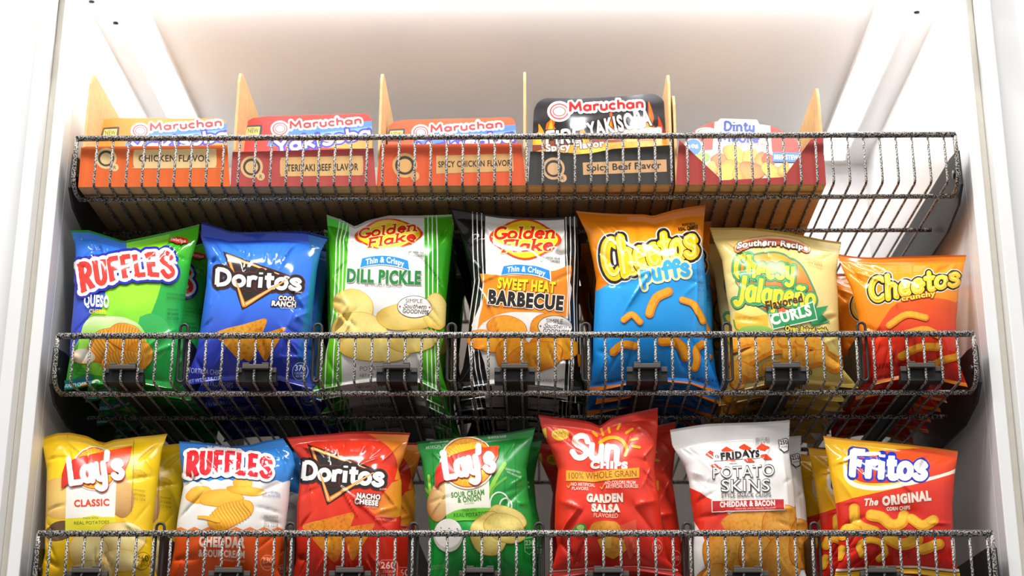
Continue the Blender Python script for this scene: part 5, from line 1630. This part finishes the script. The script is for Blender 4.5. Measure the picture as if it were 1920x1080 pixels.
b.poly(smooth_line([(838, 966), (860, 956), (890, 952), (925, 952)], 4)+smooth_line([(926, 970), (890, 974), (866, 976), (838, 980)], 4), '#6cc83a'); b.txt('MADE WITH', 880, 956, 26, 4, '#2c6a22', rot=-4); b.txt('REAL POTATOES', 884, 964, 66, 7, '#2c6a22', rot=-5)
for (x, y, rx, ry, rot, sd) in ((950, 970, 36, 20, 24, 9), (918, 1000, 34, 42, 20, 1), (946, 990, 40, 26, 16, 2)): b.chip(x, y, rx, ry, rot, '#f0de84', '#cfae4a', sd, .3, '#b89a3c', wob=.05)
b.ell(841, 1004, 27, 31, '#c9c2b4'); b.ell(841, 1000, 25, 27, '#efe8e0'); b.line(smooth_line([(822, 1004), (835, 996), (848, 1004), (862, 998)]), 3, '#d8cabc')
for i in range(7): b.ell(828+i*5, 990+(i*7) % 20, 1.6, 1.2, '#6a8a4a', n=8)
sun_badge(b, 877, 868, 47, -10, [(818, 882), (832, 862), (858, 852), (900, 842), (937, 838), (934, 858), (925, 876), (890, 884), (850, 895), (826, 908), (819, 918)], "Lay's", 96, 52)
b.txt('GUARANTEED FRESH', 960, 884, 28, 4, '#cfe0cc', rot=14); b.txt('UNTIL PRINTED DATE', 962, 892, 28, 3.5, '#cfe0cc', rot=24)
b.line([(981, 1010), (997, 1008), (999, 1030), (990, 1040), (982, 1034), (981, 1010)], 1.1, '#9ccc8a'); b.txt('230', 990, 1018, 15, 9, '#bfe0b0', bold=.02); b.txt('CALORIES', 990, 1027, 14, 3.4, '#bfe0b0')
b.txt('POTATO CHIPS', 826, 1062, 36, 8, '#7aa86a', rot=-12); b.txt('NET WT', 905, 1062, 34, 6, '#7aa86a')
b.build('foremost dark green crisp bag with a red-banded disc, on the lowest shelf', 'bags on the lowest shelf')
b.again(0.010, 0.060, 0.0, 2, 'dark green crisp bag close behind the foremost dark green one', 'bags on the lowest shelf')

# --- bright red bag with the sun
b = Bag('chip_bag', [(1009, 777), (1040, 783), (1076, 788), (1105, 793), (1125, 801), (1147, 784), (1190, 772), (1234, 762)],
        [(1009, 777), (1018, 811), (1038, 855), (1046, 881), (1041, 933), (1040, 988), (1045, 1025), (1038, 1055), (1024, 1084)],
        [(1234, 762), (1233, 811), (1227, 878), (1236, 939), (1243, 994), (1252, 1050), (1282, 1082)],
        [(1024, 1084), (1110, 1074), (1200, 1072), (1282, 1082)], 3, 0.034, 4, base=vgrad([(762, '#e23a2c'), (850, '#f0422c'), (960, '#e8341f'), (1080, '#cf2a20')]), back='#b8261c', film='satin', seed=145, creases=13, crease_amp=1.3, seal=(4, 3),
        dents=[(.50, .07, .46, .20, -.005, .025), (.05, .55, .26, .62, .005, .03), (.96, .55, .74, .60, .005, .03), (.26, .62, .1, .74, -.004, .03), (.74, .60, .95, .78, -.004, .03)])
b.blob([(1034, 812), (1040, 806), (1054, 804), (1066, 808), (1066, 816), (1060, 822), (1048, 826), (1036, 820)], '#f6bf1e'); b.txt('HEART', 1049, 811, 20, 5, '#8a6a10'); b.txt('HEALTHY', 1050, 817, 24, 5, '#8a6a10')
b.poly([(1014, 806), (1024, 802), (1026, 822), (1018, 818)], '#e8c23c')
for (p, q) in (((1112, 811), (1119, 817)), ((1127, 806), (1131, 816)), ((1141, 803), (1143, 811)), ((1158, 805), (1162, 796)), ((1174, 812), (1186, 804)), ((1183, 825), (1195, 823)), ((1186, 837), (1199, 839))): b.line([p, q], 5, '#f8b41c')
b.line(smooth_line([(1124, 829), (1140, 822), (1155, 821), (1168, 828), (1175, 842), (1172, 854)], 5), 6.5, '#f8b41c')
b.logo('Sun', 1117, 840, 94, 46, 10.5, '#fbefe4', rot=5, ends='round', track=-.02); b.txt('CHIPS', 1142, 872, 70, 15, '#fbefe4', rot=2, bold=.085)
b.poly([(1062, 882), (1110, 884), (1198, 877), (1198, 896), (1110, 902), (1062, 902)], '#f6a92a'); b.txt('100% WHOLE GRAIN', 1130, 890, 126, 12, '#8a4a14', rot=-2, bold=.0)
for (x, y, t, w) in ((1094, 908, 'NO ARTIFICIAL', 44), (1088, 916, 'FLAVORS', 30), (1163, 905, 'NO COLORS FROM', 56), (1166, 912, 'ARTIFICIAL SOURCES', 60)): b.txt(t, x, y, w, 6.5, '#f9d9c6', bold=.03)
for x in (1067, 1129): b.line([(x-3, 911), (x, 915), (x+5, 906)], 1.8, '#f6b03a')
b.txt('GARDEN', 1134, 933, 68, 17, '#f9e9d6', bold=.08, rot=-1); b.txt('SALSA', 1136, 952, 54, 16, '#f9e9d6', bold=.08, rot=0); b.txt('FLAVORED', 1136, 966, 46, 8.5, '#f4b9a0', bold=.02)
b.chip(1138, 990, 34, 13, -4, '#f2a93a', '#c8701e', 2, .5, wob=.12); b.blob([(1074, 992), (1086, 982), (1098, 984), (1098, 996), (1084, 1004)], '#3f8a3a'); b.ell(1089, 989, 7, 5, '#a8cc6a')
b.poly([(1120, 1012), (1140, 1004), (1180, 1014), (1176, 1030), (1150, 1048), (1132, 1040)], '#eda53a', .5); b.poly([(1128, 1010), (1146, 1006), (1146, 1026), (1130, 1030)], '#f8c45a', .4)
b.poly([(1162, 985), (1192, 974), (1196, 1030), (1180, 1050)], '#e2563c'); b.line(arcp(1231, 1026, 9, 14, 0, 360, 18), 1, '#f09a86'); b.txt('210', 1231, 1026, 13, 9, '#f6b6a4')
b.line([(1020, 1071), (1110, 1064), (1200, 1062), (1290, 1071)], 2.5, '#f2c4b0')
b.build('foremost bright red multigrain bag with a drawn sun, the tallest bag of the lowest shelf', 'bags on the lowest shelf')
b.again(0.028, 0.058, -0.004, 2, 'bright red multigrain bag close behind the tall one with the sun', 'bags on the lowest shelf')
b.again(-0.006, 0.116, -0.006, -2, 'bright red multigrain bag third from the front in its lane', 'bags on the lowest shelf')

# --- white and red bag
b = Bag('chip_bag', [(1256, 807), (1326, 797), (1400, 791), (1481, 787)],
        [(1256, 807), (1260, 835), (1284, 875), (1292, 904), (1296, 942), (1303, 988), (1300, 1028), (1285, 1108)],
        [(1481, 787), (1479, 842), (1485, 890), (1489, 920), (1493, 971), (1496, 1028), (1520, 1108)],
        [(1285, 1108), (1360, 1098), (1440, 1098), (1520, 1108)], 3, 0.034, 4, base=vgrad([(787, '#e6e0da'), (830, '#efebe6')]), back='#c9c4be', seed=156, creases=15, crease_amp=1.15, seal=(8, 3),
        dents=[(.12, .2, .30, .40, .004, .025), (.30, .30, .30, .78, .0035, .012), (.05, .34, .25, .42, -.004, .03), (.92, .2, .9, .6, .002, .02)])
b.poly(smooth_line([(1280, 910), (1310, 922), (1345, 945), (1378, 980), (1372, 1010), (1330, 1040), (1300, 1108)], 4)+[(1250, 1108), (1250, 905)], '#dd3524')
b.poly(smooth_line([(1300, 975), (1320, 1010), (1330, 1040), (1318, 1108)], 4)+[(1300, 1120), (1285, 1000)], '#efe8e0')
for (x, y, rx, ry, rot, sd) in ((1420, 985, 60, 32, 4, 1), (1470, 985, 42, 36, -10, 2), (1360, 1040, 40, 46, 10, 3), (1420, 1040, 34, 44, 0, 4), (1466, 1050, 40, 44, 0, 5), (1345, 1090, 40, 30, 0, 6), (1400, 1095, 44, 26, 0, 7), (1500, 1020, 20, 50, 0, 8)):
    b.chip(x, y, rx, ry, rot, '#f6b64e', '#d67c1f', sd, .5, '#c4701e', wob=.07)
for (x0, y0) in ((1322, 846), (1352, 839), (1385, 834), (1418, 834)):
    b.poly([(x0, y0+6), (x0+10, y0-1), (x0+24, y0+7), (x0+14, y0+14)], '#e2472a')
for (x0, y0) in ((1330, 872), (1360, 862), (1392, 860), (1424, 855)):
    b.poly([(x0, y0), (x0+12, y0-2), (x0+24, y0+7), (x0+8, y0+8)], '#e2472a')
b.rect(1338, 847, 1426, 862, '#efebe6', -4)
b.txt('FRIDAYS', 1388, 854, 74, 15, '#2a2624', rot=-5, bold=.09); b.txt('TGI', 1344, 859, 9, 8, '#2a2624', rot=-70, bold=.04)
b.txt('POTATO', 1394, 885, 116, 23, '#3a3230', rot=-3, bold=.045); b.txt('POTATO', 1394, 885, 113, 20, '#efebe6', rot=-3, bold=-.005)
b.txt('SKINS', 1398, 911, 92, 25, '#3a3230', rot=-1, bold=.055); b.txt('SKINS', 1398, 911, 89, 22, '#efebe6', rot=-1, bold=.0)
b.txt('STYLE SNACK CRISPS', 1399, 929, 92, 8.5, '#6a625c', rot=-1, bold=.02)
b.rect(1335, 937, 1470, 959, '#f2ede6', -1.5); b.rect(1336.5, 938.5, 1468.5, 957.5, '#c82a2c', -1.5); b.txt('CHEDDAR & BACON', 1401, 945, 102, 11, '#f6eee6', rot=-1.5, bold=.06); b.txt('Naturally and Artificially Flavored', 1416, 954, 74, 4.5, '#f0c8bc', rot=-1)
for i, tx in enumerate(('BEST BY', '02AUG2025', '09111265', '12:57 A')): b.txt(tx, 1430, 822+i*3.6, 26, 2.8, '#6a625c', rot=-2)
b.poly([(1459, 826), (1474, 822), (1478, 824), (1477, 846), (1468, 850), (1461, 842)], '#3a3230'); b.poly([(1460.5, 827), (1474, 823.5), (1476.5, 825), (1475.5, 845), (1468, 848.5), (1462, 841)], '#efebe6'); b.txt('250', 1469, 831, 14, 8, '#3a3230', rot=-6, bold=.04); b.txt('CALORIES', 1469, 839, 12, 3, '#3a3230', rot=-6)
b.build('foremost white and red crisp bag with a ribbed white top seam, lowest shelf', 'bags on the lowest shelf')
b.again(0.024, 0.060, -0.006, 1, 'white potato crisp bag close behind the foremost white and red one', 'bags on the lowest shelf')

# --- yellow over red corn chips
b = Bag('chip_bag', [(1544, 816), (1590, 821), (1640, 827), (1728, 839), (1796, 846)],
        [(1544, 816), (1551, 857), (1566, 940), (1571, 989), (1573, 1032), (1572, 1058), (1562, 1088)],
        [(1796, 846), (1790, 890), (1786, 950), (1788, 1010), (1790, 1050), (1804, 1088)],
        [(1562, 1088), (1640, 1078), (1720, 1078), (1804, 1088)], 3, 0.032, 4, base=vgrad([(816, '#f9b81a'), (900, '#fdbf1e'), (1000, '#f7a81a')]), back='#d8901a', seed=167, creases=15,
        dents=[(.04, .3, .14, .5, .003, .02), (.52, .34, .62, .42, .004, .02)])
b.poly(smooth_line([(1520, 950), (1566, 944), (1600, 934), (1660, 920), (1728, 905), (1800, 880), (1830, 870)], 4)+[(1830, 1120), (1540, 1120)], vgrad([(880, '#e8432a'), (960, '#e02f22'), (1090, '#d02018')]))
b.line(smooth_line([(1585, 873), (1588, 896), (1606, 910), (1650, 915), (1720, 902), (1800, 880)], 5), 9, '#fdf3d8'); b.line(smooth_line([(1590, 870), (1596, 890), (1616, 901), (1660, 905), (1720, 893), (1800, 868)], 5), 9, '#fcc927')
b.blob([(1588, 872), (1604, 856), (1650, 846), (1720, 842), (1790, 844), (1812, 860), (1780, 884), (1700, 902), (1630, 906), (1600, 896)], vgrad([(842, '#ee5a26'), (905, '#d8301c')]))
b.logo('Fritos', 1665, 874, 146, 50, 12.5, '#f8f4f0', rot=3, arc=-3, taper=-.04, serif=.08, ol=[(3.2, '#2c3aa8')], sh=(-2.5, 2.8, '#27339c'), track=.03)
b.line([(1584, 862), (1600, 852), (1648, 851)], 7, '#f8f4f0')
b.txt('BRAND', 1674, 892, 44, 5, '#f8e2c8', rot=-2, spacing=1.8, bold=.03)
b.txt('The', 1634, 941, 26, 14, '#f8ead8', rot=-4, shear=.3, bold=.04); b.txt('ORIGINAL', 1700, 934, 92, 19, '#f8ead8', rot=-7, bold=.08, taper=.05); b.txt('CORN CHIPS', 1685, 952, 44, 7, '#f8ead8', rot=-4, bold=.05)
for (p, w) in (([(1602, 954), (1604, 975), (1616, 988), (1640, 996)], 20), ([(1634, 966), (1654, 970), (1672, 984), (1690, 980), (1696, 966)], 22), ([(1710, 972), (1730, 985), (1750, 975)], 20), ([(1580, 1005), (1590, 990), (1608, 994)], 18), ([(1616, 1040), (1612, 1022), (1630, 1012), (1652, 1018), (1660, 1036), (1648, 1048)], 12), ([(1664, 1008), (1690, 1020), (1720, 1012)], 22), ([(1580, 1030), (1574, 1044)], 16), ([(1730, 1030), (1760, 1020)], 20)):
    b.curl(p, w, '#fbc03a', '#ea9a1e', .3)
for i, tx in enumerate(('NET WT 2 OZ', '56.7 g')): b.txt(tx, 1692, 1036+i*6, 30, 4, '#8a1812')
b.poly([(1550, 1075), (1640, 1066), (1720, 1066), (1820, 1076), (1820, 1110), (1550, 1110)], '#f7c21e'); b.line([(1560, 1070), (1640, 1062), (1720, 1062), (1810, 1071)], 4, '#f6efd8')
b.build('foremost yellow and red corn chip bag, right end of the lowest shelf', 'bags on the lowest shelf')
b.again(-0.012, 0.050, -0.003, -1, 'yellow corn chip bag close behind the foremost yellow and red one', 'bags on the lowest shelf')
b.again(-0.024, 0.100, 0.000, 2, 'yellow corn chip bag third from the front at the right end', 'bags on the lowest shelf')
